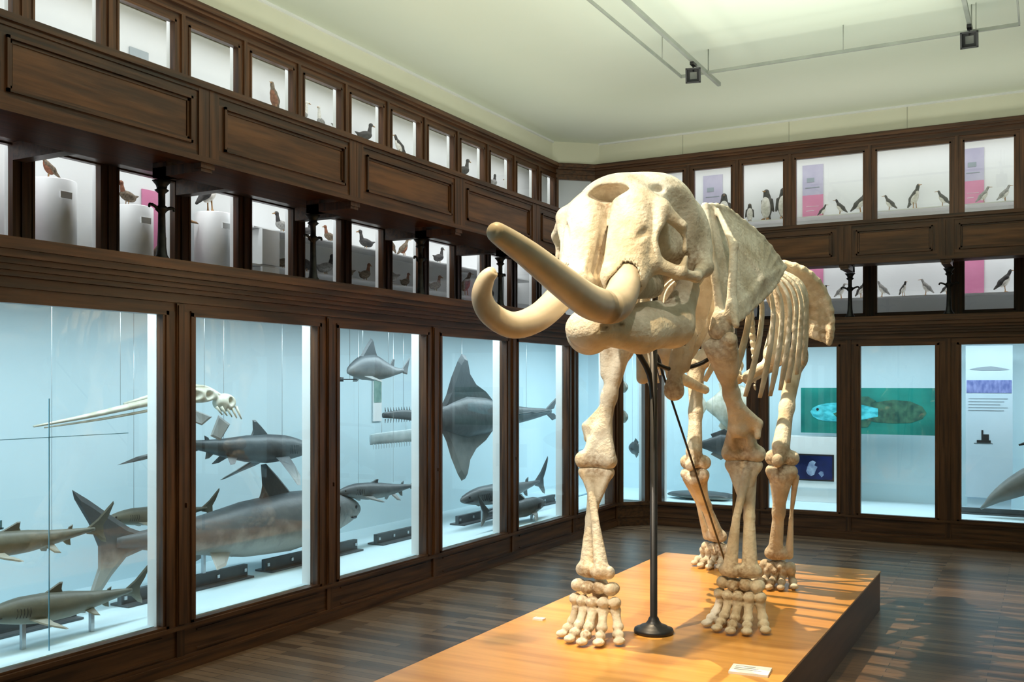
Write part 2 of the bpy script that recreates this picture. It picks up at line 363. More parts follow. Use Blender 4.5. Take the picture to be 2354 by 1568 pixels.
def post(x,y,dx,dy):
    w=MB(); z=2.568
    w.lathe((x,y,z),[(.055,0),(.055,.02),(.035,.05),(.028,.10),(.024,.2),(.022,.32),(.040,.335),(.040,.35),(.022,.365),(.022,.44),(.045,.46),(.03,.47),(.035,.49),(.06,.52)],0,14)
    px,py=(-dy,dx)
    for sx in (-1,1):
        w.tube([(x,y,z+.30),(x+px*sx*.04,y+py*sx*.04,z+.345),(x+px*sx*.09,y+py*sx*.09,z+.36),(x+px*sx*.10,y+py*sx*.10,z+.34)],[.012,.012,.010,.008],n=6)
    w.obj('iron_gallery_bracket',[iron])
for y in [4.44+1.461*k for k in range(-2,5)]: post(-4.93,y-.03,1,0)
for x in (-3.1,-2.04,-.98,.08,1.14,2.2): post(x,12.0,0,-1)
# ------------------------------------------------------------------ platform
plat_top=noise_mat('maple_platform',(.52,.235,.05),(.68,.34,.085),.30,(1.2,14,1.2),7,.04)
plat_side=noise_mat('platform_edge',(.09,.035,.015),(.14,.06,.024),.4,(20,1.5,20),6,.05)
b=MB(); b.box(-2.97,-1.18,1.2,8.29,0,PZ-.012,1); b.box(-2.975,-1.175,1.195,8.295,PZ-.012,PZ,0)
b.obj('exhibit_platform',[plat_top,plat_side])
def label(x,y,w,d,rot):
    m=MB(); m.box(-w/2,w/2,-d/2,d/2,0,.012); 
    for i in range(3): m.box(-w*.4,w*(.1+.1*i),d*(.25-.2*i),d*(.29-.2*i),.012,.0125,1)
    o=m.obj('exhibit_label',[white_p,grey_rail]); o.location=(x,y,PZ); o.rotation_euler=(0,0,rot)
label(-1.36,5.08,.20,.15,.1); label(-2.83,5.55,.07,.045,0)
# ------------------------------------------------------------------ elephant skeleton
EX=-2.08
ele=empty('elephant_skeleton')
def W(p): return (EX+p[0],p[1],p[2])
def C(a,b_,ra,rb,k=None,op='+'):
    t=(op,'c',W(a),W(b_),ra,rb); return t+((str(k),) if k else ())
def E(c,r,rot=None,k=None,op='+'):
    t=(op,'e',W(c),r,rot); return t+((str(k),) if k else ())
def T(a,b_,c,th,k=None): 
    t=('+','t',W(a),W(b_),W(c),th); return t+((str(k),) if k else ())
def S2(kind,*a,**kw):
    out=[]
    for sg in (1,-1):
        aa=[(q[0]*sg,q[1],q[2]) if (isinstance(q,tuple) and len(q)==3 and i<{'C':2,'E':1,'T':3}[kind]) else q for i,q in enumerate(a)]
        k2=dict(kw)
        if k2.get('rot') and sg<0: r=k2['rot']; k2['rot']=(r[0],-r[1],-r[2],r[3])
        out.append({'C':C,'E':E,'T':T}[kind](*aa,**k2))
    return out
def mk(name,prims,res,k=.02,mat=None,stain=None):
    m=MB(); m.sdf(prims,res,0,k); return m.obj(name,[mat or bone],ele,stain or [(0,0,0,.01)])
def catmull(P,sub=3):
    P=np.array(P,float); E_=np.vstack([2*P[0]-P[1],P,2*P[-1]-P[-2]]); out=[]
    for i in range(len(P)-1):
        p0,p1,p2,p3=E_[i:i+4]
        for j in range(sub):
            t=j/sub; out.append(.5*((2*p1)+(-p0+p2)*t+(2*p0-5*p1+4*p2-p3)*t*t+(-p0+3*p1-3*p2+p3)*t**3))
    out.append(P[-1]); return [tuple(q) for q in out]
sk=[]
sk+=S2('E',(.13,5.28,2.73),(.235,.29,.265),k=.05)
sk+=[E((0,5.12,2.80),(.22,.22,.18),k=.08)]
sk+=S2('E',(.26,5.47,2.60),(.13,.12,.26),k=.06)
sk+=S2('E',(.40,5.18,2.66),(.145,.145,.22),k=.05,op='-')
sk+=S2('C',(.34,5.12,2.80),(.40,5.30,2.45),.075,.09,k=.04,op='-')
# brow, postorbital bar
sk+=S2('C',(.06,4.97,2.86),(.28,4.95,2.74),.065,.042,k=.05)
sk+=S2('C',(.28,4.95,2.74),(.365,5.02,2.64),.040,.032,k=.03)
sk+=S2('C',(.365,5.02,2.64),(.375,5.05,2.52),.030,.016,k=.02)
# alveoli
sk+=S2('C',(.125,4.945,2.74),(.125,4.80,2.34),.115,.105,k=.03)
sk+=S2('C',(.092,4.885,2.76),(.088,4.735,2.38),.045,.052,k=.05)
sk+=S2('C',(.088,4.735,2.38),(.12,4.74,2.33),.052,.060,k=.04)
sk+=S2('C',(.17,4.91,2.72),(.175,4.80,2.36),.06,.06,k=.06)
sk+=S2('C',(.29,4.93,2.72),(.25,4.90,2.46),.032,.038,k=.03)
sk+=S2('C',(.22,4.95,2.45),(.17,4.83,2.36),.06,.07,k=.04)
sk+=[E((0,4.97,2.55),(.16,.10,.20),k=.04),C((0,5.4,2.48),(0,5.0,2.42),.16,.14,k=.06)]
sk+=S2('C',(.11,5.25,2.36),(.12,4.92,2.33),.075,.075,k=.04)
# zygomatic arch
sk+=S2('C',(.24,4.92,2.44),(.35,5.02,2.395),.045,.034,k=.03)
sk+=S2('C',(.35,5.02,2.395),(.395,5.18,2.385),.034,.026,k=.02)
sk+=S2('C',(.395,5.18,2.385),(.37,5.40,2.46),.026,.045,k=.03)
sk+=S2('C',(.37,5.40,2.46),(.33,5.46,2.56),.05,.06,k=.04)
sk+=S2('C',(.365,5.04,2.41),(.38,5.06,2.48),.026,.012,k=.02)
sk+=[C((0,5.5,2.50),(0,5.66,2.50),.10,.07,k=.04)]
# incisive fossa, nasal crescent, orbits, sockets
for yy,rr in ((4.66,.048),(4.72,.047),(4.78,.044),(4.84,.040)): sk+=[C((0,yy+.10,2.70),(0,yy,2.40),.022,rr,k=.010,op='-')]
sk+=S2('C',(0,4.82,2.825),(.13,4.84,2.875),.052,.042,k=.015,op='-')
sk+=[E((0,4.92,2.83),(.12,.10,.05),k=.02,op='-')]
sk+=S2('E',(.345,4.95,2.56),(.075,.10,.085),k=.02,op='-')
sk+=S2('C',(.31,5.06,2.84),(.37,5.14,2.74),.055,.07,k=.02,op='-')
sk+=S2('E',(.235,5.03,2.86),(.035,.06,.025),k=.02,op='-')
sk+=S2('E',(.29,5.12,2.46),(.05,.10,.05),k=.02,op='-')
sk+=S2('C',(.150,4.70,2.25),(.145,4.82,2.42),.090,.080,k=.010,op='-')
sk+=[C((0,5.1,3.08),(0,5.5,2.98),.05,.05,k=.10,op='-')]
sk+=[C((-.20,4.78,2.60),(-.22,4.84,2.66),.02,.015,k=.02,op='-'),C((.215,4.76,2.55),(.235,4.84,2.60),.018,.02,k=.02,op='-')]
sk+=[C((.05,4.9,2.95),(.12,4.98,2.97),.012,.008,k=.03,op='-')]
mk('skull',sk,.0095,.05,stain=[(EX+.30,5.3,2.5,.12),(EX,4.92,2.80,.09),(EX+.1,5.2,2.33,.12),(EX+.33,5.0,2.5,.06),(EX,4.87,2.5,.06)])
# mandible
md=[C((0,4.66,2.04),(0,4.62,2.13),.055,.06)]
md+=S2('C',(.04,4.64,2.09),(.15,4.98,2.09),.085,.115,k=.05)
md+=S2('C',(.15,4.98,2.09),(.22,5.30,2.13),.115,.115,k=.05)
md+=S2('C',(.22,5.30,2.13),(.26,5.44,2.34),.11,.07,k=.06)
md+=S2('C',(.26,5.44,2.34),(.26,5.44,2.44),.05,.045,k=.03)
md+=[C((0,4.54,2.28),(0,5.15,2.23),.06,.09,k=.05,op='-'),E((0,5.3,2.08),(.09,.25,.2),k=.04,op='-')]
md+=[C((.14,4.66,2.10),(.15,4.72,2.11),.014,.010,k=.01,op='-'),C((.10,4.56,2.08),(.11,4.62,2.09),.012,.010,k=.01,op='-')]
md+=S2('C',(.14,5.0,2.21),(.17,5.2,2.23),.035,.04,k=.01)
mk('mandible',md,.011,.04,stain=[(EX+.2,5.3,2.28,.08),(EX,4.7,2.05,.05)])
m=MB(); m.tube([W(p) for p in [(.14,4.88,2.48),(.148,4.79,2.37),(.165,4.69,2.27),(.18,4.53,2.19),(.185,4.25,2.19),(.18,3.95,2.26),(.17,3.65,2.345),(.16,3.42,2.40),(.158,3.375,2.41),(.158,3.36,2.412)]],[.07,.08,.085,.086,.082,.071,.058,.044,.034,.012],n=24,sub=6); m.obj('tusk_1',[ivory],ele)
m=MB(); m.tube([W(p) for p in [(-.13,4.88,2.46),(-.15,4.79,2.36),(-.19,4.69,2.26),(-.24,4.54,2.15),(-.29,4.36,2.10),(-.34,4.22,2.15),(-.35,4.15,2.23),(-.31,4.12,2.31),(-.27,4.12,2.345),(-.26,4.12,2.352)]],[.07,.076,.076,.073,.068,.060,.052,.042,.030,.01],n=24,sub=6); m.obj('tusk_2',[ivory],ele)
vb=MB()
def vertebra(y,z,r,sp,lean,tw):
    pr=[C((0,y-.025,z),(0,y+.025,z),r,r),C((0,y,z+r*.5),(0,y+lean,z+sp),.026,.018,k=.03)]
    pr+=S2('C',(.03,y,z+.05),(tw,y+.02,z+.06),.022,.016,k=.02)
    vb.sdf(pr,.014,0,.02)
for i in range(7): vertebra(5.70+.055*i,2.50+.022*i,.075,.12+.01*i,.02,.14)
NV=18
for i in range(NV):
    t=i/(NV-1); sp=.16+.16*math.exp(-((t-.18)/.2)**2)
    vertebra(6.08+.072*i,2.64-.02*math.cos(t*3),.062,sp-.02,.06,.10)
for i in range(4): vertebra(7.40+.06*i,2.64-.02*i,.06,.13,.02,.12)
for i in range(14):
    t=i/13; vb.sdf([C((0,7.68+.22*math.sin(t*1.5),2.54-.75*t),(0,7.70+.22*math.sin(t*1.5+.05),2.505-.75*t),.038-.026*t,.036-.026*t)],.011,0)
vb.obj('vertebral_column',[bone],ele,[(0,0,0,.01)])
rb=MB(); NT=12
for i in range(NT):
    t0=i/(NT-1); y0=6.02+.118*i
    w=[.27,.34,.40,.44,.475,.505,.53,.545,.555,.555,.54,.51][i]
    ht=[.78,.86,.92,.96,.97,.96,.92,.87,.81,.74,.65,.54][i]
    ue=[.08,.16,.26,.32,.37,.41,.45,.48,.51,.53,.52,.49][i]
    dy=-.12 + .26*min(1,i/4)
    for sg in (1,-1):
        pts=[]
        for j in range(9):
            t=j/8
            u=.06+(w-.06)*math.sin(min(t/.5,1)*math.pi/2) if t<.5 else w-(w-ue)*((t-.5)/.5)**1.7
            z=2.68+.05*math.sin(min(t*5,math.pi))*(1 if t<.6 else 0)-ht*t**1.25
            y=y0+dy*t+.012*math.sin(t*6)
            pts.append(W((sg*u,y,z)))
        wid=[.014,.015,.017,.019,.021,.024,.027,.029,.020]
        if i<3: wid=[q*1.2 for q in wid]
        rb.tube(pts,wid,[.010,.010,.010,.011,.011,.012,.012,.012,.008],ref=(sg*.40,.92,0),n=12,sub=3)
rb.obj('ribs',[bone],ele,[(0,0,0,.01)])
mk('sternum',[C((0,5.80,2.02),(0,5.95,1.86),.05,.045),C((0,5.95,1.86),(0,6.6,1.76),.04,.03),C((0,5.80,2.02),(0,5.76,2.12),.045,.02)],.013,.03)
mk('first_rib',[C((.10,5.74,2.40),(.12,5.70,2.15),.030,.030),C((.12,5.70,2.15),(.10,5.67,1.80),.030,.048),C((-.12,5.80,2.4),(-.14,5.74,2.15),.032,.03),C((-.14,5.74,2.15),(-.12,5.72,1.84),.03,.04),
  E((.10,5.67,1.76),(.065,.035,.06)),C((.17,5.74,2.42),(.20,5.72,2.1),.022,.022),C((.20,5.72,2.1),(.16,5.70,1.9),.022,.03)],.011,.03,stain=[(EX+.1,5.68,1.78,.09)])
def scap(sg,dy):
    P=lambda u,y,z:(sg*u,y+dy,z)
    G=P(.40,5.64,2.16); A=P(.25,5.80,2.88); B=P(.34,6.15,2.86); Cc=P(.53,6.62,2.58); M=P(.49,6.2,2.47); L1=P(.47,6.02,2.27); L2=P(.51,6.42,2.44)
    edge=catmull([A,P(.30,5.98,2.895),B,P(.44,6.40,2.75),Cc],3); low=catmull([Cc,L2,P(.49,6.22,2.35),L1,P(.44,5.80,2.18),G],3)
    pr=[]
    for i in range(len(edge)-1): pr.append(T(edge[i],edge[i+1],M,.010)); pr.append(C(edge[i],edge[i+1],.017,.017,k=.02))
    for i in range(len(low)-1): pr.append(T(low[i],low[i+1],M,.010)); pr.append(C(low[i],low[i+1],.016,.018,k=.02))
    pr+=[T(G,A,M,.010),C(A,G,.018,.028,k=.02),
        C(P(.47,5.60,2.20),P(.45,5.72,2.62),.032,.024,k=.03),C(P(.45,5.72,2.62),P(.31,5.86,2.86),.024,.014,k=.03),
        C(P(.47,5.61,2.26),P(.51,5.56,2.14),.026,.020,k=.03),
        C(G,P(.40,5.63,2.12),.065,.075,k=.05)]
    return pr
mk('scapula_1',scap(1,0),.0105,.02,stain=[(EX+.40,5.62,2.12,.08)])
mk('scapula_2',scap(-1,.18),.014,.02)
pv=[]
arc=catmull([(.10,7.46,2.70),(.30,7.32,2.70),(.45,7.30,2.665),(.56,7.33,2.60),(.64,7.37,2.49),(.685,7.41,2.34),(.685,7.44,2.20),(.665,7.46,2.10)],2)
for i in range(len(arc)-1):
    pv+=S2('T',arc[i],arc[i+1],(.28,7.56,2.24),.012,k=.02)
    pv+=S2('C',arc[i],arc[i+1],.020,.020,k=.02)
pv+=S2('C',(.28,7.56,2.25),(.24,7.58,2.03),.07,.09,k=.05)+S2('C',(.24,7.56,1.98),(.05,7.50,1.86),.045,.04,k=.04)
pv+=S2('C',(.24,7.6,1.98),(.14,7.90,1.95),.045,.05,k=.04)+S2('C',(.14,7.90,1.93),(.04,7.55,1.83),.03,.035,k=.03)
pv+=[C((0,7.45,2.62),(0,7.75,2.55),.07,.05,k=.05)]
mk('pelvis',pv,.0125,.03,stain=[(EX+.65,7.44,2.15,.06)])
def lerp(a,b_,t): return tuple(a[i]+(b_[i]-a[i])*t for i in range(3))
def off(p,u=0,y=0,z=0): return (p[0]+u,p[1]+y,p[2]+z)
def humerus(name,Sh,El,sg):
    m1=lerp(Sh,El,.42); m2=lerp(Sh,El,.72)
    pr=[E(off(Sh,-sg*.01,.02,.0),(.085,.10,.072)),C(off(Sh,sg*.06,-.06,.03),off(lerp(Sh,El,.22),sg*.045,-.03),.045,.030,k=.03),C(off(Sh,-sg*.06,-.05,-.01),off(lerp(Sh,El,.25),-sg*.02,-.02),.040,.028,k=.03),
        C(off(Sh,0,0,-.04),m1,.068,.043,k=.05),C(m1,m2,.043,.050,k=.05),
        T(off(m1,sg*.03,.02,-.06),off(m2,sg*.120,.02,.03),off(El,sg*.05,.02,.10),.016,k=.04),T(off(m1,sg*.03,.02,-.06),off(m2,sg*.120,.02,.03),off(m2,0,0,0),.018,k=.04),
        C(off(m2,sg*.120,.02,.03),off(m2,sg*.115,.02,-.05),.024,.020,k=.02),
        T(off(m2,-sg*.02,0,.05),off(El,-sg*.10,.0,.08),off(El,0,0,.06),.026,k=.04),
        C(m2,off(El,-sg*.05,0,.06),.045,.045,k=.04),C(m2,off(El,sg*.05,0,.06),.045,.044,k=.03),
        C(off(El,-.085,0,.03),off(El,-.02,0,.03),.056,.047,k=.02),C(off(El,.02,0,.03),off(El,.085,0,.03),.047,.053,k=.02),
        C(off(El,0,-.10,.08),off(El,0,-.08,.16),.045,.02,k=.03,op='-'),C(off(El,0,-.09,-.02),off(El,0,-.06,.05),.02,.015,k=.02,op='-'),
        C(off(El,0,.1,.08),off(El,0,.1,.14),.04,.03,k=.03,op='-')]
    S_=W(Sh);E_=W(El)
    mk(name,pr,.0095,.03,stain=[(S_[0],S_[1],S_[2]+.02,.12),(E_[0],E_[1],E_[2]+.01,.09)])
def forearm(name,El,Wr,sg):
    mi_=lerp(off(El,sg*.03,.03),off(Wr,sg*.05,.02),.5)
    pr=[C(off(El,-.075,0,-.045),off(El,.075,.01,-.045),.036,.036,k=.02),C(off(El,0,.08,-.02),off(El,0,.14,.05),.055,.05,k=.04),
        T(off(El,-.09,0,-.04),off(El,.09,0,-.04),lerp(El,Wr,.35),.024,k=.03),
        C(off(El,sg*.02,.05,-.08),mi_,.050,.033,k=.03),C(mi_,off(Wr,sg*.055,.02,.05),.033,.050,k=.02),
        C(off(Wr,sg*.03,.0,.04),off(Wr,sg*.09,.02,.04),.045,.04,k=.02),
        C(off(El,sg*.03,-.03,-.08),lerp(off(El,0,-.055),off(Wr,-sg*.04,-.045),.5),.030,.024,k=.006),
        C(lerp(off(El,0,-.055),off(Wr,-sg*.04,-.045),.5),off(Wr,-sg*.055,-.025,.05),.024,.046,k=.006),C(off(Wr,-sg*.09,-.01,.04),off(Wr,-sg*.03,-.02,.04),.04,.045,k=.01)]
    E_=W(El);Wq=W(Wr)
    mk(name,pr,.009,.012,stain=[(E_[0],E_[1],E_[2]-.03,.09),(Wq[0],Wq[1],Wq[2]+.04,.10)])
def foot(name,A,F,sc=1.0,hind=False):
    pr=[];k=.004; h=A[2]-PZ; B0=PZ+.004
    for i,u in enumerate((-.095,-.035,.035,.095)):
        pr.append(E((A[0]+u*sc,A[1]-.01+.02*abs(u)/.09,A[2]-.03-.008*(i%2)),(.038*sc,.05,.038),k=k))
        pr.append(E((A[0]+u*sc,A[1]+.015+.02*abs(u)/.09,A[2]-.035),(.040*sc,.05,.036),k=.01))
    for i,u in enumerate((-.115,-.06,0,.06,.115)):
        pr.append(E((A[0]*.6+F[0]*.4+u*sc,lerp(A,F,.4)[1]-.02+.03*(abs(u)/.1)**2,PZ+h*.665),(.033*sc,.045,.034),k=k))
    for i in range(-2,3):
        u0=F[0]*.6+A[0]*.4+i*.055*sc; u1=F[0]+i*.066*sc
        y0=lerp(A,F,.6)[1]-.01+.012*i*i; y1=F[1]-.07+.022*i*i
        a=(u0,y0,PZ+h*.53); c=(u1,y1,PZ+h*.27)
        pr+=[C(a,c,.025*sc,.022*sc,k=k),E(a,(.028*sc,.036*sc,.026),k=.015),E(c,(.029*sc,.034*sc,.026),k=.015)]
        d=(F[0]+i*.074*sc,F[1]-.12+.026*i*i,B0+.050); e=(F[0]+i*.082*sc,F[1]-.165+.028*i*i,B0+.024)
        pr+=[C(off(c,0,-.022,-.04),d,.025*sc,.024*sc,k=.003),E(d,(.028*sc,.028*sc,.024),k=.01),E(e,(.031*sc,.038*sc,.021),k=.005)]
    pr.append(E((A[0],A[1]+.11,A[2]-.06),(.05,.05,.07) ,k=k))
    if hind: pr+=[C((A[0],A[1]+.03,A[2]-.04),(A[0],A[1]+.15,A[2]-.1),.045,.055,k=.03)]
    pr.append(C((A[0],A[1]+.1,A[2]-.08),(F[0],F[1]+.1,B0+.04),.045,.035,k=.02))
    Wq=W(A)
    st=[(Wq[0],Wq[1]-.03,Wq[2]-.04,.10),(EX+F[0],F[1]-.1,PZ+.03,.10)]
    mk(name,pr,.0068,.004,stain=st)
def femur(name,Hp,Tr,K,sg):
    m=lerp(Tr,K,.5); m=off(m,-sg*.03)
    pr=[E(Hp,(.085,.085,.085)),C(Hp,off(Tr,-sg*.04,0,-.02),.06,.065,k=.05),E(Tr,(.055,.075,.085),k=.04),C(off(Tr,-sg*.05,0,-.06),m,.070,.048,k=.06),
        C(m,off(K,0,0,.12),.048,.062,k=.05),C(off(K,-.065,.03,.03),off(K,-.03,.03,.03),.058,.052,k=.03),C(off(K,.03,.03,.03),off(K,.065,.03,.03),.052,.058,k=.03),C(off(K,0,-.04,.12),off(K,0,-.05,.02),.045,.04,k=.04),
        E(off(K,0,-.105,.02),(.042,.03,.05),k=.01)]
    a=W(Tr);c=W(K)
    mk(name,pr,.0115,.03,stain=[(*a,.10),(c[0],c[1],c[2]+.02,.12)])
def shank(name,K,A,sg):
    pr=[C(off(K,-.06,.02,-.055),off(K,.06,.02,-.055),.046,.046,k=.03),T(off(K,-.08,.01,-.06),off(K,.08,.01,-.06),lerp(K,A,.4),.026,k=.04),C(off(K,0,-.01,-.10),lerp(K,A,.5),.052,.038,k=.05),C(lerp(K,A,.5),off(A,-sg*.01,0,.05),.038,.054,k=.05),
        C(off(A,-.045,0,.04),off(A,.045,0,.04),.045,.045,k=.03),
        C(off(K,sg*.09,.06,-.10),off(lerp(K,A,.5),sg*.08,.05),.026,.014,k=.004),C(off(lerp(K,A,.5),sg*.08,.05),off(A,sg*.085,.02,.03),.014,.032,k=.004)]
    c=W(K);a=W(A)
    mk(name,pr,.010,.012,stain=[(c[0],c[1],c[2]-.05,.10),(a[0],a[1],a[2]+.03,.08)])
humerus('humerus_1',(.40,5.66,2.03),(.41,6.08,1.34),1); forearm('forearm_1',(.41,6.08,1.34),(.42,5.96,.62),1); foot('forefoot_1',(.42,5.95,.61),(.42,5.92,PZ),1.1)
humerus('humerus_2',(-.33,5.84,2.03),(-.38,5.60,1.30),-1); forearm('forearm_2',(-.38,5.60,1.30),(-.27,5.33,.66),-1); foot('forefoot_2',(-.27,5.31,.64),(-.25,5.27,PZ),1.1)
femur('femur_1',(.25,7.54,2.03),(.45,7.50,2.02),(.40,7.10,1.24),1); shank('shank_1',(.40,7.10,1.235),(.33,7.26,.52),1); foot('hindfoot_1',(.33,7.26,.50),(.31,7.28,PZ),.95,True)
femur('femur_2',(-.25,7.56,2.03),(-.43,7.56,2.0),(-.34,7.40,1.16),-1); shank('shank_2',(-.34,7.40,1.155),(-.30,7.84,.52),-1); foot('hindfoot_2',(-.30,7.84,.50),(-.31,7.84,PZ),.95,True)
m=MB()
m.lathe((EX,5.59,PZ),[(.115,0),(.12,.012),(.115,.028),(.085,.036),(.08,.045),(.05,.055),(.035,.075),(.03,.09),(.022,.10),(.022,1.72)],0,28)
m.tube([(EX,5.59,PZ+1.35),(EX-.02,5.57,PZ+1.55),(EX-.09,5.50,PZ+1.72),(EX-.11,5.45,PZ+1.80)],.018,n=8)
m.tube([(EX,5.59,PZ+1.72),(EX,5.6,PZ+1.95),(EX,5.66,PZ+2.12)],.018,n=8)
m.tube([(EX,5.59,PZ+1.62),(EX+.10,5.66,PZ+1.58),(EX+.25,5.75,PZ+1.62),(EX+.36,5.8,PZ+1.72)],.013,n=8)
m.tube([(EX,5.62,2.0),(EX,7.25,PZ+.008)],.0075,n=8,sub=1)
m.tube([(EX,7.32,PZ+.002),(EX,7.32,2.60)],.016,n=10,sub=1)
m.obj('support_stand',[black],ele)
# ------------------------------------------------------------------ fish
def skin(name,dark,mid,belly,lo=.25,hi=.5):
    m,nt,b_=new_mat(name); L=nt.links
    tc=N(nt,'ShaderNodeTexCoord'); sp=N(nt,'ShaderNodeSeparateXYZ'); nz=N(nt,'ShaderNodeTexNoise'); nz.inputs['Scale'].default_value=9; nz.inputs['Detail'].default_value=8
    ad=N(nt,'ShaderNodeMath',operation='MULTIPLY_ADD'); ad.inputs[1].default_value=.3
    cr=N(nt,'ShaderNodeValToRGB'); e=cr.color_ramp.elements; e[0].position=lo; e[0].color=(*belly,1); e[1].position=hi; e[1].color=(*mid,1)
    x=e.new(min(hi+.25,.98)); x.color=(*dark,1)
    L.new(tc.outputs['Generated'],sp.inputs[0]); L.new(tc.outputs['Object'],nz.inputs['Vector']); L.new(nz.outputs['Fac'],ad.inputs[0]); L.new(sp.outputs['Z'],ad.inputs[2]); L.new(ad.outputs[0],cr.inputs[0]); L.new(cr.outputs[0],b_.inputs['Base Color'])
    b_.inputs['Roughness'].default_value=.45
    bp=N(nt,'ShaderNodeBump'); bp.inputs['Strength'].default_value=.4; bp.inputs['Distance'].default_value=.015; L.new(nz.outputs['Fac'],bp.inputs['Height']); L.new(bp.outputs[0],b_.inputs['Normal'])
    return m
sk_grey=skin('shark_skin_grey',(.065,.075,.08),(.12,.13,.13),(.38,.37,.33),.38,.55)
sk_dark=skin('shark_skin_dark',(.045,.055,.06),(.08,.09,.095),(.20,.21,.20))
sk_tan=skin('shark_skin_tan',(.10,.10,.075),(.17,.165,.12),(.34,.33,.27))
sk_pale=noise_mat('dried_bone_pale',(.42,.40,.30),(.62,.60,.50),.5,(12,12,12),6,.3)
def shark(name,L,fat,mat,loc,yaw,pitch=0,tail=None,dors=1.0,pect=1.0,wires=True,wz=2.46,stand=False,bend=0.0,dx=0.0):
    m=MB()
    t=[0,.015,.05,.11,.2,.33,.48,.62,.74,.82,.88]
    h=[.006,.022,.040,.060,.080,.090,.080,.055,.034,.022,.014]
    cz=[.0,.0,.002,.004,.004,.0,.0,.004,.012,.018,.022]
    pts=[(-a*L,bend*L*math.sin(a*3.2),c*L) for a,c in zip(t,cz)]
    hh=[q*L*fat for q in h]
    m.tube(pts,hh,[q*.86 for q in hh],ref=(0,0,1),n=20,sub=4)
    f=fat
    def pl(o,y=0,th=.006): m.plate([(a*L,bend*L*math.sin(-a*3.2)+y,c*L) for a,c in o],(0,1,0),th*L)
    pl([(-.31+dx,.070*f),(-.34+dx,.075*f+.035*dors),(-.375+dx,.075*f+.08*dors),(-.42+dx,.085*f+.12*dors),(-.44+dx,.085*f+.118*dors),(-.435+dx,.07*f+.06*dors),(-.44+dx,.07*f+.03*dors),(-.46+dx,.05*f)])
    pl([(-.70,.026*f),(-.72,.050),(-.745,.060),(-.74,.035),(-.75,.018)],0,.004)
    pl([(-.68,-.03*f),(-.71,-.045),(-.735,-.05),(-.73,-.01)],0,.004)
    if tail is None: tail=[(-.83,.03),(-.90,.075),(-.96,.13),(-1.0,.165),(-1.005,.15),(-.975,.09),(-.935,.035),(-.94,-.02),(-.96,-.06),(-.93,-.05),(-.88,-.01),(-.83,.0)]
    pl(tail,0,.005)
    for sg in (1,-1):
        y0=.06*f*sg
        m.plate([(-.22*L,y0*L,-.045*f*L),(-.26*L,(y0+.055*sg*pect)*L,(-.05*f-.03*pect)*L),(-.31*L,(y0+.11*sg*pect)*L,(-.05*f-.06*pect)*L),(-.37*L,(y0+.15*sg*pect)*L,(-.05*f-.09*pect)*L),(-.385*L,(y0+.145*sg*pect)*L,(-.05*f-.09*pect)*L),(-.355*L,(y0+.09*sg*pect)*L,(-.05*f-.055*pect)*L),(-.33*L,(y0+.04*sg)*L,(-.05*f-.02)*L),(-.32*L,y0*L,-.05*f*L)],(0,.5,1),.005*L)
        m.plate([(-.56*L,.03*sg*L,-.05*f*L),(-.60*L,.055*sg*L,-.07*L),(-.635*L,.06*sg*L,-.075*L),(-.62*L,.02*sg*L,-.04*f*L)],(0,.5,1),.004*L)
        ex=-.055; m.sdf([('+','e',(ex*L,bend*L*math.sin(-ex*3.2)+sg*.033*f*L,.012*L),(.008*L,.005*L,.008*L),None)],.003*L,1)
        for g in range(5): 
            x=(-.155-.016*g)*L; yy=sg*(.060+.0035*g)*f*L; m.tube([(x,yy*.99,.028*f*L),(x-.004*L,yy*1.0,0),(x,yy*.93,-.03*f*L)],.0014*L,n=5,mi=1)
        m.tube([(-.02*L,sg*.004*L,-.016*f*L),(-.05*L,sg*.03*f*L,-.022*f*L),(-.085*L,sg*.045*f*L,-.016*f*L)],.003*L,n=5,mi=1)
    o=m.obj(name,[mat,black]); o.location=loc; o.rotation_euler=(0,-pitch,yaw)
    hangers(o,loc,L,yaw,wires,wz,stand,fat)
    return o
def hangers(o,loc,L,yaw,wires,wz,stand,fat=1.0):
    q=MB(); c,s_=math.cos(yaw),math.sin(yaw)
    for d in (.22,.62):
        x,y=loc[0]-c*d*L,loc[1]-s_*d*L
        if stand: q.box(x-.012,x+.012,y-.012,y+.012,.287,loc[2]-.02)
        elif wires: q.tube([(x,y,loc[2]+.02),(x,y,wz)],.0016,n=5,sub=1)
    if q.n:
        w=q.obj('mount',[steel]); w.parent=o; w.matrix_parent_inverse=o.matrix_basis.inverted()
U=math.pi/2
thr_tail=[(-.70,.03),(-.80,.03),(-.95,.00),(-1.12,-.035),(-1.22,-.07),(-1.13,-.055),(-1.0,-.03),(-.9,-.02),(-.86,-.06),(-.83,-.07),(-.82,-.02),(-.74,.0)]
shark('thresher_shark',1.62,.80,sk_dark,(-5.5,6.52,1.25),U,-.06,tail=thr_tail,dors=.6,pect=1.4)
big_tail=[(-.78,.025),(-.84,.05),(-.90,.09),(-.95,.125),(-.99,.15),(-.985,.13),(-.95,.075),(-.925,.02),(-.925,-.04),(-.95,-.10),(-.925,-.09),(-.89,-.05),(-.85,-.015),(-.78,.0)]
shark('great_white_shark',3.05,.90,sk_grey,(-5.55,7.25,.66),U,0.0,tail=big_tail,dors=.72,pect=.6,stand=True,wires=False,dx=.02)
shark('small_spotted_catshark',1.15,.72,sk_tan,(-5.25,3.15,.90),-U,.03,dors=.35,pect=.5)
shark('small_spotted_catshark',1.15,.85,sk_tan,(-5.15,3.35,.52),-U,.06,dors=.4,pect=.6,stand=True,wires=False)
shark('small_spotted_catshark',1.05,.72,sk_tan,(-5.75,4.66,.86),-U,.05,dors=.3,pect=.5)
shark('nurse_shark',1.35,.66,sk_dark,(-5.5,6.88,.84),-U,.06,dors=.2,pect=.45)
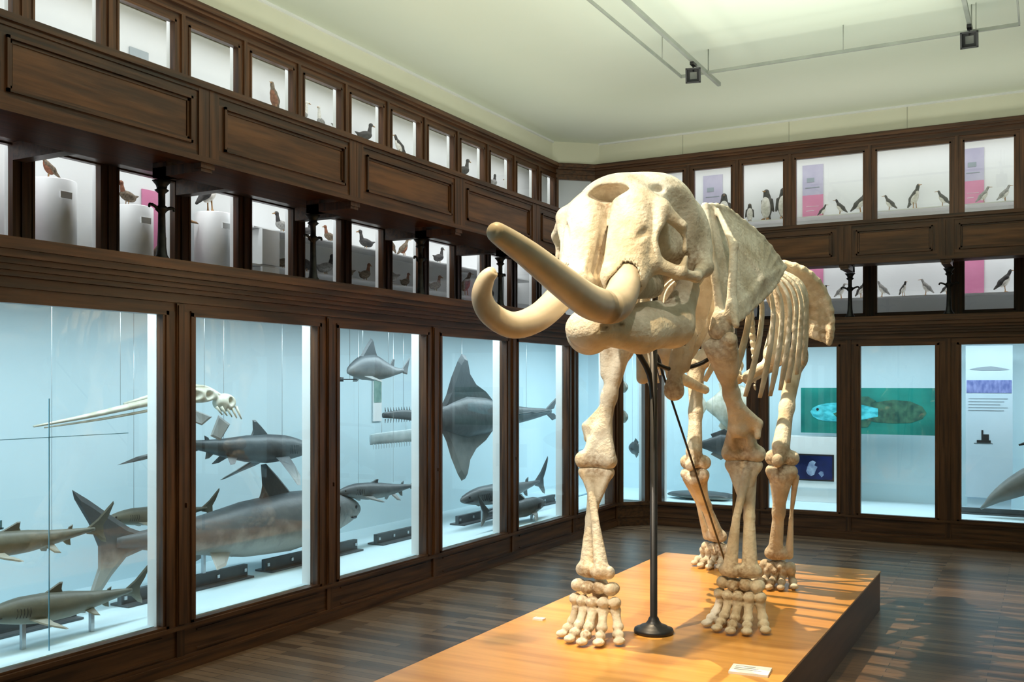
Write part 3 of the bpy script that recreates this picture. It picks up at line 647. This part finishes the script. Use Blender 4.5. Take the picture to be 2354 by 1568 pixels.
shark('smoothhound_shark',2.0,.62,sk_dark,(-5.3,8.62,.60),-U,.0,dors=.4,pect=.5,stand=True,wires=False)
shark('smoothhound_shark',1.5,.75,sk_dark,(-5.05,10.05,.44),U,.0,dors=.4,pect=.5,stand=True,wires=False)
m=MB(); L=1.0
m.tube([(0,0,0),(-.05,0,.02),(-.2,0,.045),(-.38,0,.05),(-.55,0,.03),(-.72,0,.02),(-.86,0,.03)],[.012,.05,.11,.125,.085,.04,.018],[.01,.04,.07,.08,.055,.03,.012],ref=(0,0,1),n=16)
m.plate([(-.14,0,.10),(-.20,0,.17),(-.28,0,.26),(-.34,0,.32),(-.37,0,.31),(-.40,0,.22),(-.44,0,.14),(-.52,0,.07)],(0,1,0),.018)
m.plate([(-.62,0,.05),(-.69,0,.14),(-.72,0,.14),(-.70,0,.03)],(0,1,0),.006)
m.plate([(-.82,0,.03),(-.90,0,.10),(-.98,0,.17),(-.95,0,.07),(-.93,0,-.01),(-.86,0,0)],(0,1,0),.006)
for sg in (1,-1): m.plate([(-.16,sg*.06,-.03),(-.28,sg*.16,-.08),(-.33,sg*.15,-.08),(-.28,sg*.05,-.03)],(0,.4,1),.006)
o=m.obj('angular_roughshark',[sk_dark]); o.location=(-5.5,7.02,1.90); o.rotation_euler=(0,0,-U); hangers(o,o.location,L,-U,True,2.46,False)
m=MB(); m.tube([(-5.5,6.93,1.84),(-5.5,7.15,1.84)],.006,n=6,sub=1); m.lathe((-5.5,6.93,1.82),[(.02,0),(.02,.04)],0,10); m.tube([(-5.5,7.05,1.84),(-5.5,7.05,2.46)],.0016,n=5,sub=1); m.obj('steel_hook',[iron])
m=MB(); X0=-5.55
m.tube([(X0,7.62,1.50),(X0,7.9,1.50),(X0,8.3,1.47),(X0,8.6,1.45)],[.025,.045,.06,.07],[.012,.014,.02,.03],ref=(0,0,1),n=12,mi=0)
for i in range(15):
    y=7.66+.045*i
    for sg in (1,-1): m.tube([(X0,y,1.50+sg*.035),(X0,y-.006,1.50+sg*.075)],[.006,.002],n=5,sub=1,mi=0)
m.tube([(X0,8.5,1.45),(X0,8.75,1.44),(X0,9.1,1.44),(X0,9.5,1.44),(X0,10.0,1.43),(X0,10.6,1.43),(X0,11.2,1.45)],[.07,.16,.23,.21,.13,.08,.03],[.03,.09,.13,.12,.08,.05,.02],ref=(0,0,1),n=20,mi=0)
for sg in (1,-1):
    m.plate([(X0,8.60,1.44+sg*.08),(X0+.01,8.72,1.44+sg*.24),(X0+.02,8.80,1.44+sg*.42),(X0+.04,8.90,1.44+sg*.60),(X0+.04,8.98,1.44+sg*.68),(X0+.04,9.06,1.44+sg*.66),(X0+.03,9.14,1.44+sg*.48),(X0+.02,9.32,1.44+sg*.34),(X0,9.62,1.44+sg*.24),(X0,9.80,1.44+sg*.12)],(1,0,0),.03)
    m.plate([(X0,9.75,1.43+sg*.10),(X0,10.0,1.43+sg*.24),(X0,10.1,1.43+sg*.22),(X0,10.15,1.43+sg*.08)],(1,0,0),.012)
    m.plate([(X0,11.0,1.45),(X0,11.25,1.45+sg*.12),(X0,11.42,1.45+sg*.14+.05),(X0,11.3,1.45+sg*.03)],(1,0,0),.01)
m.plate([(X0+.06,9.9,1.43),(X0+.28,10.15,1.47),(X0+.3,10.2,1.46),(X0+.06,10.2,1.43)],(0,0,1),.008)
m.plate([(X0+.04,10.55,1.43),(X0+.2,10.75,1.47),(X0+.2,10.8,1.46),(X0+.04,10.8,1.43)],(0,0,1),.008)
for y in (8.0,9.1,10.6): m.tube([(X0-.03,y,1.45),(X0-.03,y,2.46)],.002,n=5,sub=1,mi=2)
m.obj('sawfish',[sk_dark,sk_pale,steel])
m=MB(); m.tube([(X0,7.42,1.28),(X0,7.6,1.285),(X0,8.2,1.29)],[.05,.055,.065],[.008,.01,.012],ref=(0,0,1),n=10)
for i in range(17):
    m.tube([(X0,7.47+.042*i,1.285-.05),(X0,7.47+.042*i,1.285-.10)],[.005,.0015],n=5,sub=1)
m.tube([(X0,7.6,1.3),(X0,7.6,1.46)],.003,n=5,sub=1); m.tube([(X0,8.0,1.3),(X0,8.0,1.44)],.003,n=5,sub=1); m.obj('saw_rostrum',[noise_mat('rostrum_grey',(.32,.40,.42),(.45,.52,.54),.5,(8,8,8))])
m=MB()
m.tube([(-5.3,3.78,1.55),(-5.35,4.2,1.60),(-5.42,4.7,1.67),(-5.5,5.15,1.72)],[.006,.016,.026,.05],[.01,.022,.035,.05],ref=(0,0,1),n=10)
m.tube([(-5.3,3.85,1.54),(-5.36,4.3,1.575),(-5.43,4.75,1.62),(-5.5,5.05,1.66)],[.004,.008,.010,.012],n=8)
m.tube([(-5.5,4.6,1.665),(-5.48,5.0,1.76),(-5.5,5.3,1.78),(-5.5,5.5,1.70)],[.012,.016,.016,.02],n=8)
m.sdf([('+','e',(-5.5,5.25,1.72),(.06,.20,.06),None),('-','e',(-5.45,5.18,1.72),(.05,.07,.03),None),('-','e',(-5.45,5.34,1.72),(.05,.05,.03),None),('+','e',(-5.5,5.52,1.66),(.07,.10,.07),None),('-','e',(-5.43,5.54,1.67),(.05,.03,.03),None),('-','e',(-5.44,5.45,1.62),(.05,.03,.03),None)],.010,0,.02)
for i in range(5): m.tube([(-5.46,5.40+.05*i,1.63),(-5.44,5.44+.05*i,1.57-.01*i)],[.012,.005],n=6,sub=1)
m.plate([(-5.44,5.15,1.62),(-5.40,5.3,1.56),(-5.40,5.2,1.50),(-5.42,5.0,1.57)],(1,0,0),.006,1)
m.plate([(-5.42,5.38,1.57),(-5.38,5.46,1.50),(-5.38,5.36,1.38),(-5.40,5.28,1.42)],(1,0,0),.006,1)
for y,z in ((4.55,1.66),(5.3,1.78)): m.tube([(-5.48,y,z),(-5.48,y,2.46)],.0016,n=5,sub=1,mi=2)
m.obj('swordfish_skeleton',[sk_pale,sk_dark,steel])
ac=noise_mat('blue_edge',(.10,.30,.42),(.14,.36,.5),.3,(3,3,3))
b=MB(); b.box(-4.99,-4.985,3.65,3.655,.9,1.72); b.box(-4.99,-4.985,3.3,4.2,1.498,1.502); b.box(-4.99,-4.95,3.15,3.35,1.02,1.03); b.box(-4.96,-4.95,3.33,3.34,1.02,1.07); b.box(-4.99,-4.985,3.65,3.655,.287,.9); b.obj('acrylic_divider',[ac])
b=MB(); b.box(-6.29,-6.28,8.45,8.6,1.4,1.85,0); b.box(-6.28,-6.275,8.46,8.59,1.6,1.84,1); b.obj('info_panel',[white_p,noise_mat('green_print',(.12,.25,.22),(.3,.45,.4),.5,(6,6,6))])
# ------------------------------------------------------------------ back wall lower exhibits
aq=noise_mat('poster_teal',(.0,.13,.115),(.01,.24,.20),.4,(1.5,1,3),4)
aqf=noise_mat('poster_fish',(.02,.34,.40),(.10,.66,.76),.4,(8,8,16),5,lo=.4,hi=.6)
aqd=noise_mat('poster_fish_dark',(.01,.07,.055),(.05,.16,.10),.5,(14,3,14),6)
b=MB(); b.box(-2.80,-1.19,12.90,12.93,1.17,1.745,0)
cx,cz=-2.28,1.44
prof=[(-.40,.0),(-.37,.05),(-.30,.085),(-.2,.11),(-.05,.12),(.1,.115),(.25,.09),(.42,.05),(.42,-.05),(.25,-.09),(.1,-.11),(-.05,-.12),(-.2,-.12),(-.3,-.10),(-.37,-.06)]
b.add([(cx+p[0],12.896,cz+p[1]) for p in prof],[tuple(range(len(prof)))[::-1]],1)
prof=[(.25,.09),(.4,.13),(.6,.16),(.8,.14),(.93,.08),(.98,.0),(.93,-.07),(.8,-.12),(.6,-.13),(.4,-.12),(.25,-.09)]
b.add([(cx+p[0],12.897,cz+p[1]) for p in prof],[tuple(range(len(prof)))[::-1]],2)
b.add([(cx+p[0],12.895,cz+p[1]) for p in [(-.12,-.02),(-.02,.02),(.08,-.05),(.05,-.09),(-.06,-.08)]],[(4,3,2,1,0)],2)
b.add([(cx+p[0],12.8955,cz+p[1]) for p in [(.0,.11),(.1,.19),(.3,.2),(.4,.14),(.3,.09)]],[(4,3,2,1,0)],2)
b.add([(cx+p[0],12.8955,cz+p[1]) for p in [(.05,-.11),(.15,-.19),(.3,-.18),(.35,-.1)]],[(0,1,2,3)],2)
b.add([(cx-.31+.018*math.cos(a),12.894,cz+.03+.018*math.sin(a)) for a in [i*math.pi/5 for i in range(10)]],[tuple(range(10))],3)
b.box(-2.5,-2.48,12.93,13.38,1.3,1.32,3); b.box(-1.5,-1.48,12.93,13.38,1.3,1.32,3)
b.obj('coelacanth_poster',[aq,aqf,aqd,black])
b=MB(); b.box(-3.0,-2.28,12.86,13.2,.47,1.12,0); b.box(-2.95,-2.3,12.9,13.2,.287,.47,0)
b.box(-2.90,-2.38,12.85,12.86,.56,.90,1); b.obj('video_kiosk',[white_p,black,])
scr=noise_mat('screen_image',(.0,.003,.012),(.008,.02,.09),.2,(4,4,4),3)
scr.node_tree.nodes['Principled BSDF'].inputs['Emission Strength'].default_value=.10; scr.node_tree.nodes['Principled BSDF'].inputs['Emission Color'].default_value=(.02,.04,.25,1)
b=MB(); b.box(-2.88,-2.40,12.843,12.849,.58,.88,0)
b.add([(x,12.842,z) for x,z in [(-2.72,.68),(-2.70,.76),(-2.68,.80),(-2.64,.82),(-2.60,.80),(-2.62,.76),(-2.58,.74),(-2.60,.70),(-2.62,.64),(-2.66,.62),(-2.70,.64)]],[tuple(range(11))[::-1]],1)
b.add([(x,12.842,z) for x,z in [(-2.57,.66),(-2.54,.69),(-2.51,.68),(-2.50,.64),(-2.53,.61)]],[(4,3,2,1,0)],1)
b.obj('video_screen',[scr,noise_mat('screen_figure',(.05,.09,.25),(.40,.50,.65),.3,(12,12,12))])
inf=noise_mat('infographic_blue',(.50,.62,.70),(.55,.66,.74),.5,(2,2,2)); pur=noise_mat('sea_print',(.10,.13,.35),(.25,.28,.55),.5,(30,3,12)); lin=noise_mat('ink_grey',(.25,.30,.34),(.3,.35,.4),.5,(3,3,3))
b=MB(); b.box(-.87,-.37,12.90,12.93,.45,2.25,0); b.box(-.86,-.38,12.895,12.90,1.69,1.84,1)
b.add([(x,12.895,z) for x,z in [(-.83,1.97),(-.75,1.99),(-.6,2.005),(-.48,1.985),(-.40,1.965),(-.5,1.955),(-.7,1.955)]],[tuple(range(7))],2)
for i in range(5): b.box(-.84,-.84+.42-.04*(i%3),12.896,12.90,1.62-.035*i,1.626-.035*i,2)
for x0,x1,z0,z1 in ((-.75,-.6,1.1,1.13),(-.70,-.68,1.13,1.25),(-.68,-.62,1.13,1.2),(-.78,-.58,1.09,1.095)): b.box(x0,x1,12.896,12.90,z0,z1,3)
b.box(-.855,-.385,12.93,13.0,.287,.45,0)
b.obj('infographic_panel',[inf,pur,lin,black])
# leaping dolphin model, beak-down
m=MB()
m.tube([(-.34,12.35,.52),(-.28,12.35,.57),(-.18,12.35,.66),(.0,12.35,.78),(.25,12.35,.92),(.6,12.35,1.05),(1.0,12.35,1.12),(1.4,12.35,1.10),(1.7,12.35,1.02)],[.012,.03,.07,.12,.155,.16,.11,.05,.025],[.012,.025,.06,.10,.13,.13,.09,.04,.02],ref=(0,0,1),n=18)
m.plate([(.45,12.35,1.15),(.62,12.35,1.30),(.70,12.35,1.36),(.72,12.35,1.28),(.78,12.35,1.18)],(0,1,0),.012)
for sg in (1,-1):
    m.plate([(.15,12.35+sg*.10,.80),(.22,12.35+sg*.25,.66),(.32,12.35+sg*.30,.60),(.34,12.35+sg*.22,.68),(.32,12.35+sg*.10,.82)],(0,.5,1),.012)
    m.plate([(1.62,12.35,1.05),(1.75,12.35+sg*.14,1.02),(1.88,12.35+sg*.22,1.0),(1.80,12.35+sg*.06,1.0)],(0,0,1),.01)
for x in (.3,1.1): m.tube([(x,12.35,1.0),(x,12.35,2.60)],.002,n=5,sub=1,mi=1)
o=m.obj('dolphin_model',[sk_dark,steel]); o.location=(-.34,0,-.14)
m=MB(); m.tube([(-.30,12.6,1.10),(-.15,12.6,1.13),(.5,12.6,1.15)],[.01,.02,.03],n=8); m.box(.08,.10,12.59,12.61,1.15,2.46,1); m.obj('hanging_specimen',[iron,steel])
def fish(name,L,hgt,mat,loc,yaw,wires=True):
    m=MB()
    m.tube([(0,0,0),(-.08*L,0,0),(-.25*L,0,0),(-.5*L,0,0),(-.7*L,0,0),(-.85*L,0,0)],[.01*L,hgt*.5,hgt*.9,hgt,hgt*.5,hgt*.18],[.008*L,hgt*.3,hgt*.4,hgt*.4,hgt*.2,hgt*.06],ref=(0,0,1),n=14)
    m.plate([(-.82*L,0,.0),(-L,0,hgt*.8),(-.95*L,0,0),(-L,0,-hgt*.8)],(0,1,0),.004)
    m.plate([(-.3*L,0,hgt*.85),(-.45*L,0,hgt*1.5),(-.65*L,0,hgt*1.0),(-.62*L,0,hgt*.6)],(0,1,0),.004)
    m.plate([(-.35*L,0,-hgt*.85),(-.5*L,0,-hgt*1.4),(-.65*L,0,-hgt*.9),(-.6*L,0,-hgt*.6)],(0,1,0),.004)
    for sg in (1,-1): m.plate([(-.25*L,sg*hgt*.38,0),(-.4*L,sg*hgt*.7,-hgt*.2),(-.38*L,sg*hgt*.5,-hgt*.4)],(0,1,.3),.003)
    o=m.obj(name,[mat]); o.location=loc; o.rotation_euler=(0,0,yaw); hangers(o,loc,L,yaw,wires,2.46,False); return o
fish('boxfish',.35,.08,sk_tan,(-4.95,12.3,1.75),-.8); fish('boxfish',.38,.09,sk_tan,(-4.95,12.3,1.35),-.8); fish('triggerfish',.42,.09,sk_dark,(-4.9,12.25,.95),2.4)
fish('grouper',.9,.14,sk_dark,(-3.3,12.6,1.0),0.1)
fish('ocean_sunfish',.8,.30,sk_pale,(-3.35,12.9,1.5),.1)
m=MB(); m.sdf([('+','e',(-4.0,12.5,.345),(.42,.22,.05),None),('+','t',(-4.45,12.5,.33),(-3.6,12.35,.33),(-3.9,12.75,.33),.012),('+','c',(-3.7,12.5,.34),(-3.25,12.55,.32),.035,.01)],.02,0,.05); m.obj('stingray',[sk_grey])
m=MB(); m.box(-4.98,-4.93,10.45,11.2,.45,.455); m.box(-4.97,-4.965,10.45,10.455,.287,1.0); m.box(-4.97,-4.965,11.2,11.205,.287,1.0); m.box(-4.97,-4.965,10.45,11.2,.995,1.0); m.obj('acrylic_divider',[ac])
# ------------------------------------------------------------------ birds
def fm(name,c1,c2): return noise_mat(name,c1,c2,.8,(14,14,14),5,.2)
f_br=fm('feather_brown',(.07,.05,.03),(.20,.15,.10)); f_dk=fm('feather_dark',(.02,.02,.022),(.06,.055,.05)); f_wh=fm('feather_white',(.55,.53,.47),(.74,.72,.66)); f_gr=fm('feather_grey',(.18,.18,.17),(.34,.33,.31))
f_rd=fm('feather_chestnut',(.14,.05,.025),(.25,.10,.05)); bill=noise_mat('bill_horn',(.25,.13,.04),(.4,.22,.08),.4)
def cc(a,b_,ra,rb): return ('+','c',a,b_,ra,rb)
def ee(c,r,rot=None): return ('+','e',c,r,rot)
birds={}
def bird_mesh(key,parts,mats):
    m=MB()
    for mi,pr in parts: m.sdf(pr,.022,mi,.06)
    o=m.obj(key,mats); me=o.data; bpy.data.objects.remove(o); birds[key]=me
tilt=(0,1,0,-.25)
def duckparts(neck): return [
 (0,[ee((-.02,0,.36),(.36,.19,.19),tilt),cc((-.28,0,.36),(-.52,0,.44),.09,.02)]),
 (1,[cc((.20,0,.44),(.27,0,.78+neck),.11,.06),ee((.30,0,.84+neck),(.10,.075,.08))]),
 (2,[cc((.37,0,.83+neck),(.52,0,.79+neck),.035,.022)]),(2,[cc((.0,.07,.22),(.02,.08,.025),.022,.02),cc((.02,.08,.025),(.10,.08,.025),.02,.02)]),(2,[cc((.0,-.07,.22),(.02,-.08,.025),.022,.02),cc((.02,-.08,.025),(.10,-.08,.025),.02,.02)])]
bird_mesh('duck_brown',duckparts(0),[f_br,f_rd,bill]); bird_mesh('duck_pied',duckparts(0),[f_gr,f_dk,bill]); bird_mesh('goose',duckparts(.25),[f_gr,f_wh,bill]); bird_mesh('duck_dark',duckparts(.02),[f_dk,f_dk,bill])
bird_mesh('penguin',[(0,[ee((-.03,0,.44),(.145,.15,.36)),cc((0,0,.74),(.02,0,.86),.10,.085),cc((-.02,.16,.62),(-.05,.20,.28),.04,.03),cc((-.02,-.16,.62),(-.05,-.20,.28),.04,.03),cc((-.12,0,.12),(-.2,0,.04),.05,.03)]),
 (1,[ee((.045,0,.40),(.14,.145,.33))]),(2,[cc((.09,0,.87),(.24,0,.86),.03,.012),cc((.04,.07,.06),(.13,.08,.04),.04,.03),cc((.04,-.07,.06),(.13,-.08,.04),.04,.03)])],[f_dk,f_wh,bill])
def cormp(): return [(0,[cc((-.42,0,.16),(-.16,0,.42),.035,.11),cc((-.16,0,.42),(.04,0,.62),.14,.12),cc((.06,0,.62),(.16,0,.84),.10,.055),cc((.16,0,.84),(.19,0,.91),.055,.06)]),
 (1,[ee((-.02,0,.42),(.13,.13,.24),(0,1,0,.7)),ee((.10,0,.62),(.085,.09,.14),(0,1,0,.3))]),(2,[cc((.23,0,.92),(.42,0,.90),.028,.012),cc((-.02,.06,.32),(.0,.07,.03),.022,.022),cc((-.02,-.06,.32),(.0,-.07,.03),.022,.022),cc((0,.07,.03),(.1,.08,.025),.022,.02),cc((0,-.07,.03),(.1,-.08,.025),.022,.02)])]
bird_mesh('cormorant',cormp(),[f_dk,f_wh,bill]); bird_mesh('gull',cormp(),[f_gr,f_wh,bill]); bird_mesh('booby',cormp(),[f_dk,f_wh,bill]); bird_mesh('grouse',cormp(),[f_br,f_rd,bill])
NM={'duck_brown':'stuffed_duck','duck_pied':'stuffed_duck','duck_dark':'stuffed_duck','goose':'stuffed_goose','penguin':'stuffed_penguin','cormorant':'stuffed_cormorant','gull':'stuffed_gull','booby':'stuffed_booby','grouse':'stuffed_grouse'}
def bird(key,x,y,z,h,yaw):
    hm={'goose':1.15,'penguin':.95,'cormorant':.97,'gull':.97,'booby':.97,'grouse':.97}.get(key,.92)
    o=bpy.data.objects.new(NM[key],birds[key]); scene.collection.objects.link(o); o.location=(x,y,z); s=h*1.12/hm; o.scale=(s,s,s); o.rotation_euler=(0,0,yaw)
XB=-6.78
def pedestal(y,z,r):
    m=MB(); m.lathe((-6.73,y,2.642),[(r,0),(r,z-2.642-.006),(r-.006,z-2.642)],0,40); m.box(-6.73+r-.004,-6.73+r+.006,y-.06,y+.04,z-.15,z-.10,0); m.obj('display_pedestal',[white_p])
pedestal(4.95,3.36,.18); pedestal(5.72,3.28,.16); pedestal(6.62,3.36,.17); pedestal(4.2,3.36,.16)
bird('grouse',-6.73,4.92,3.362,.17,-U-.4); bird('duck_brown',-6.73,5.66,3.282,.18,-U); bird('booby',-6.73,6.58,3.362,.34,U); bird('grouse',-6.73,6.16,2.642,.58,U)
b=MB(); b.box(-6.9,-6.6,7.12,7.36,2.642,2.925); b.box(-6.9,-6.6,7.12,7.36,2.948,3.285); b.obj('display_plinth',[white_p])
for k,y,z,h,a in [('duck_pied',7.60,3.305,.20,-U),('duck_brown',7.62,2.945,.18,U),('duck_dark',7.95,2.945,.22,-U),('duck_pied',8.28,2.945,.22,U),('duck_dark',7.97,3.305,.18,U),('duck_brown',8.34,3.305,.17,-U),
  ('duck_dark',8.98,3.305,.20,-U),('duck_brown',8.97,2.945,.20,U),('duck_brown',8.62,2.945,.20,-U),('grouse',9.45,3.305,.22,-U),('grouse',9.74,3.305,.21,U),('duck_pied',9.42,2.945,.26,-U),('duck_brown',9.76,2.945,.17,U),
  ('duck_dark',10.06,2.945,.17,-U),('duck_brown',10.42,2.945,.20,U),('grouse',11.17,2.945,.30,U),('duck_dark',10.78,2.945,.18,U),('duck_dark',11.8,2.945,.23,-U),('duck_dark',12.4,2.945,.28,U),('duck_dark',10.5,3.305,.2,U),
  ('grouse',7.48,4.505,.26,-U),('goose',7.90,4.505,.20,U),('goose',8.20,4.505,.20,-U),('goose',8.52,4.505,.25,U),('duck_dark',8.97,4.505,.22,U),('cormorant',9.62,4.505,.22,-U),('duck_dark',11.1,4.505,.24,U),('duck_pied',11.9,4.505,.2,U),('duck_brown',12.35,4.505,.2,-U)]:
    bird(k,XB,y,z,h,a+random.uniform(-.4,.4))
YBB=13.86
for k,x,z,h,a in [('gull',-4.38,4.08,.26,0),('penguin',-4.09,4.08,.40,-1.3),('penguin',-3.72,4.08,.24,-1.2),('penguin',-3.48,4.08,.40,-1.9),('penguin',-3.25,4.08,.40,-1.2),('booby',-2.71,4.08,.15,0),('cormorant',-2.49,4.08,.2,math.pi),
   ('cormorant',-2.22,4.08,.26,0),('booby',-1.86,4.08,.2,math.pi),('cormorant',-1.54,4.08,.29,-.8),('cormorant',-1.21,4.08,.2,math.pi),('gull',-.72,4.08,.2,0),('gull',-.48,4.08,.2,.3),
   ('booby',-2.71,2.945,.18,0),('gull',-2.47,2.945,.19,0),('booby',-2.21,2.945,.2,-.5),('gull',-1.95,2.945,.2,math.pi),('booby',-1.68,2.945,.18,-.8),('gull',-1.41,2.945,.2,math.pi),('cormorant',-1.16,2.945,.15,0),('booby',-.48,2.945,.26,0),('gull',.2,2.945,.25,0),('penguin',.9,4.08,.4,-1.5)]:
    bird(k,x,YBB,z+.001,h,a)
b=MB(); b.box(-6.935,-6.925,4.0,4.62,2.65,3.5); b.obj('pink_info_panel',[pink])
b=MB(); b.box(-6.935,-6.925,5.98,6.22,2.65,3.5); b.obj('pink_info_panel',[pink])
lil=noise_mat('lilac_print',(.42,.40,.55),(.52,.50,.63),.6,(3,3,3))
for x0,x1 in ((-4.45,-4.16),(-3.02,-2.74),(-.98,-.73)):
    b=MB()
    b.box(x0,x1,14.018,14.028,4.42,4.84,1); b.box(x0,x1,14.016,14.028,4.09,4.42,0); b.box(x0,x1,14.016,14.028,2.95,3.5,0); b.box(x0+.04,x1-.05,14.014,14.018,4.52,4.53,2); b.box(x0+.05,x1-.12,14.013,14.016,4.20,4.205,3); b.box(x0+.05,x1-.06,14.013,14.016,4.26,4.264,3); b.box(x0+.06,x0+.16,14.014,14.018,4.60,4.66,2)
    b.obj('pink_info_panel',[pink,lil,lin,white_p])
b=MB(); b.box(-6.935,-6.925,5.85,6.05,4.0,4.7); b.obj('wall_info_panel',[noise_mat('grey_print',(.35,.4,.43),(.4,.45,.48),.6)])
# ------------------------------------------------------------------ ceiling tracks
TZ=5.10
b=MB()
def bar(x0,x1,y0,y1,z=TZ,h=.03): b.box(x0,x1,y0,y1,z,z+h)
bar(-3.49,-3.475,0,10.2); bar(-3.49,-.23,10.19,10.215); bar(-.245,-.23,0,10.2)
for x,y in ((-3.48,9.6),(-3.48,6.5),(-3.48,3),(-1.8,10.2),(-.6,10.2),(-.24,6.5),(-.24,3)): b.tube([(x,y,TZ),(x,y,CZ)],.004,n=5,sub=1)
b.obj('ceiling_frame_rail',[track_m])
def track(x,y0,y1):
    m=MB(); m.box(x-.018,x+.018,y0,y1,TZ-.01,TZ+.03)
    for y in (y0+.3,(y0+y1)/2,y1-.4): m.tube([(x,y,TZ),(x,y,CZ)],.006,n=6,sub=1)
    m.obj('lighting_track',[track_m])
track(-3.20,1.0,10.66); track(-.64,1.0,10.63)
def spotlight(x,y,aim):
    m=MB()
    m.box(-.02,.02,-.05,.05,-.02,.01,0); m.box(-.006,.006,-.006,.006,-.08,-.02,0)
    top=m.obj('track_spotlight',[black]); top.location=(x,y,TZ-.02)
    h=MB(); s=.075
    for a in ((-s,s,-s,-s+.016),(-s,s,s-.016,s),(-s,-s+.016,-s,s),(s-.016,s,-s,s)): h.box(a[0],a[1],a[2],a[3],-.06,.07,0)
    h.box(-s,s,-s,s,-.075,-.06,0); h.box(-.035,.035,-.035,.035,-.058,-.05,1)
    hd=h.obj('lamp_head',[black,track_m],top)
    d=Vector(aim)-Vector((x,y,TZ-.14)); q=d.to_track_quat('Z','Y'); hd.rotation_euler=q.to_euler(); hd.location=(0,0,-.12)
spotlight(-3.20,9.75,(-1.0,2.0,2.6)); spotlight(-.64,9.95,(-.4,2,2.4)); spotlight(-3.20,2.9,(EX,5.2,2.0)); spotlight(-.64,3.0,(EX,6,1.5))
b=MB(); b.lathe((-3.2,5.52,CZ-.03),[(.05,0),(.06,.03)],0,16); b.obj('ceiling_downlight',[white_p])
# ------------------------------------------------------------------ lights
def area(name,loc,sx,sy,p,col,rot=(0,0,0),spread=math.pi):
    l=bpy.data.lights.new(name,'AREA'); l.shape='RECTANGLE'; l.size=sx; l.size_y=sy; l.energy=p; l.color=col; l.spread=spread
    o=bpy.data.objects.new(name,l); o.location=loc; o.rotation_euler=rot; scene.collection.objects.link(o); return o
def spot(name,loc,aim,p,col,ang,blend=.5,r=.04):
    l=bpy.data.lights.new(name,'SPOT'); l.energy=p; l.color=col; l.spot_size=math.radians(ang); l.spot_blend=blend; l.shadow_soft_size=r
    o=bpy.data.objects.new(name,l); o.location=loc; d=Vector(aim)-Vector(loc); o.rotation_euler=d.to_track_quat('-Z','Y').to_euler(); scene.collection.objects.link(o)
cool=(.72,.92,1.0)
area('case_light',(-5.15,5.3,2.465),.35,15.2,225,cool)
area('case_light',(-.3,12.3,2.465),9.2,.35,135,cool)
uw=(.95,.98,1.0)
area('case_light',(-6.57,5.4,5.0),.1,15.5,48,uw); area('case_light',(-6.57,5.4,3.80),.1,15.5,66,uw)
area('case_light',(-.7,13.67,5.0),10,.1,37,uw); area('case_light',(-.7,13.67,3.80),10,.1,42,uw)
warm=(1.0,.88,.71)
spot('exhibit_spot',(-3.2,2.9,4.85),(EX,5.3,1.7),700,warm,50,.6)
spot('exhibit_spot',(-3.35,6.6,4.95),(-1.3,6.9,.6),1500,(1,.78,.50),58,.4,.012)
spot('exhibit_spot',(-.64,3.0,4.85),(EX,5.6,1.6),130,warm,48,.6)  # weak fill from camera right, added beside the main spots
spot('exhibit_spot',(-1.9,3.0,4.9),(-1.95,4.9,.3),520,(1,.70,.34),46,.8)
spot('floor_wash_spot',(-3.6,2.0,4.9),(-3.7,5.2,0),160,(1,.74,.42),60,.9)
area('ceiling_fill_panel',(-1.8,6.0,3.7),3.5,8.0,205,(.95,1.0,.88),(math.pi,0,0))  # added unseen panel hovering mid-air, only there to brighten the ceiling
area('hidden_ceiling_fill',(-5.4,5.5,3.70),.4,13.0,58,(.98,1.0,.84),(math.pi,0,0)); area('hidden_ceiling_fill',(-.6,12.5,3.70),8.5,.4,38,(.98,1.0,.84),(math.pi,0,0))  # added strips hidden above the walkway to even out the ceiling brightness
w=bpy.data.worlds.new('World'); scene.world=w; w.use_nodes=True; w.node_tree.nodes['Background'].inputs[0].default_value=(.5,.55,.5,1); w.node_tree.nodes['Background'].inputs[1].default_value=.05
cam=bpy.data.cameras.new('Camera'); cam.lens=2263/2354*36; cam.sensor_width=36; cam.shift_y=96/2354
co=bpy.data.objects.new('Camera',cam); co.location=(0,0,H); co.rotation_euler=(math.pi/2,0,math.radians(28.6)); scene.collection.objects.link(co); scene.camera=co
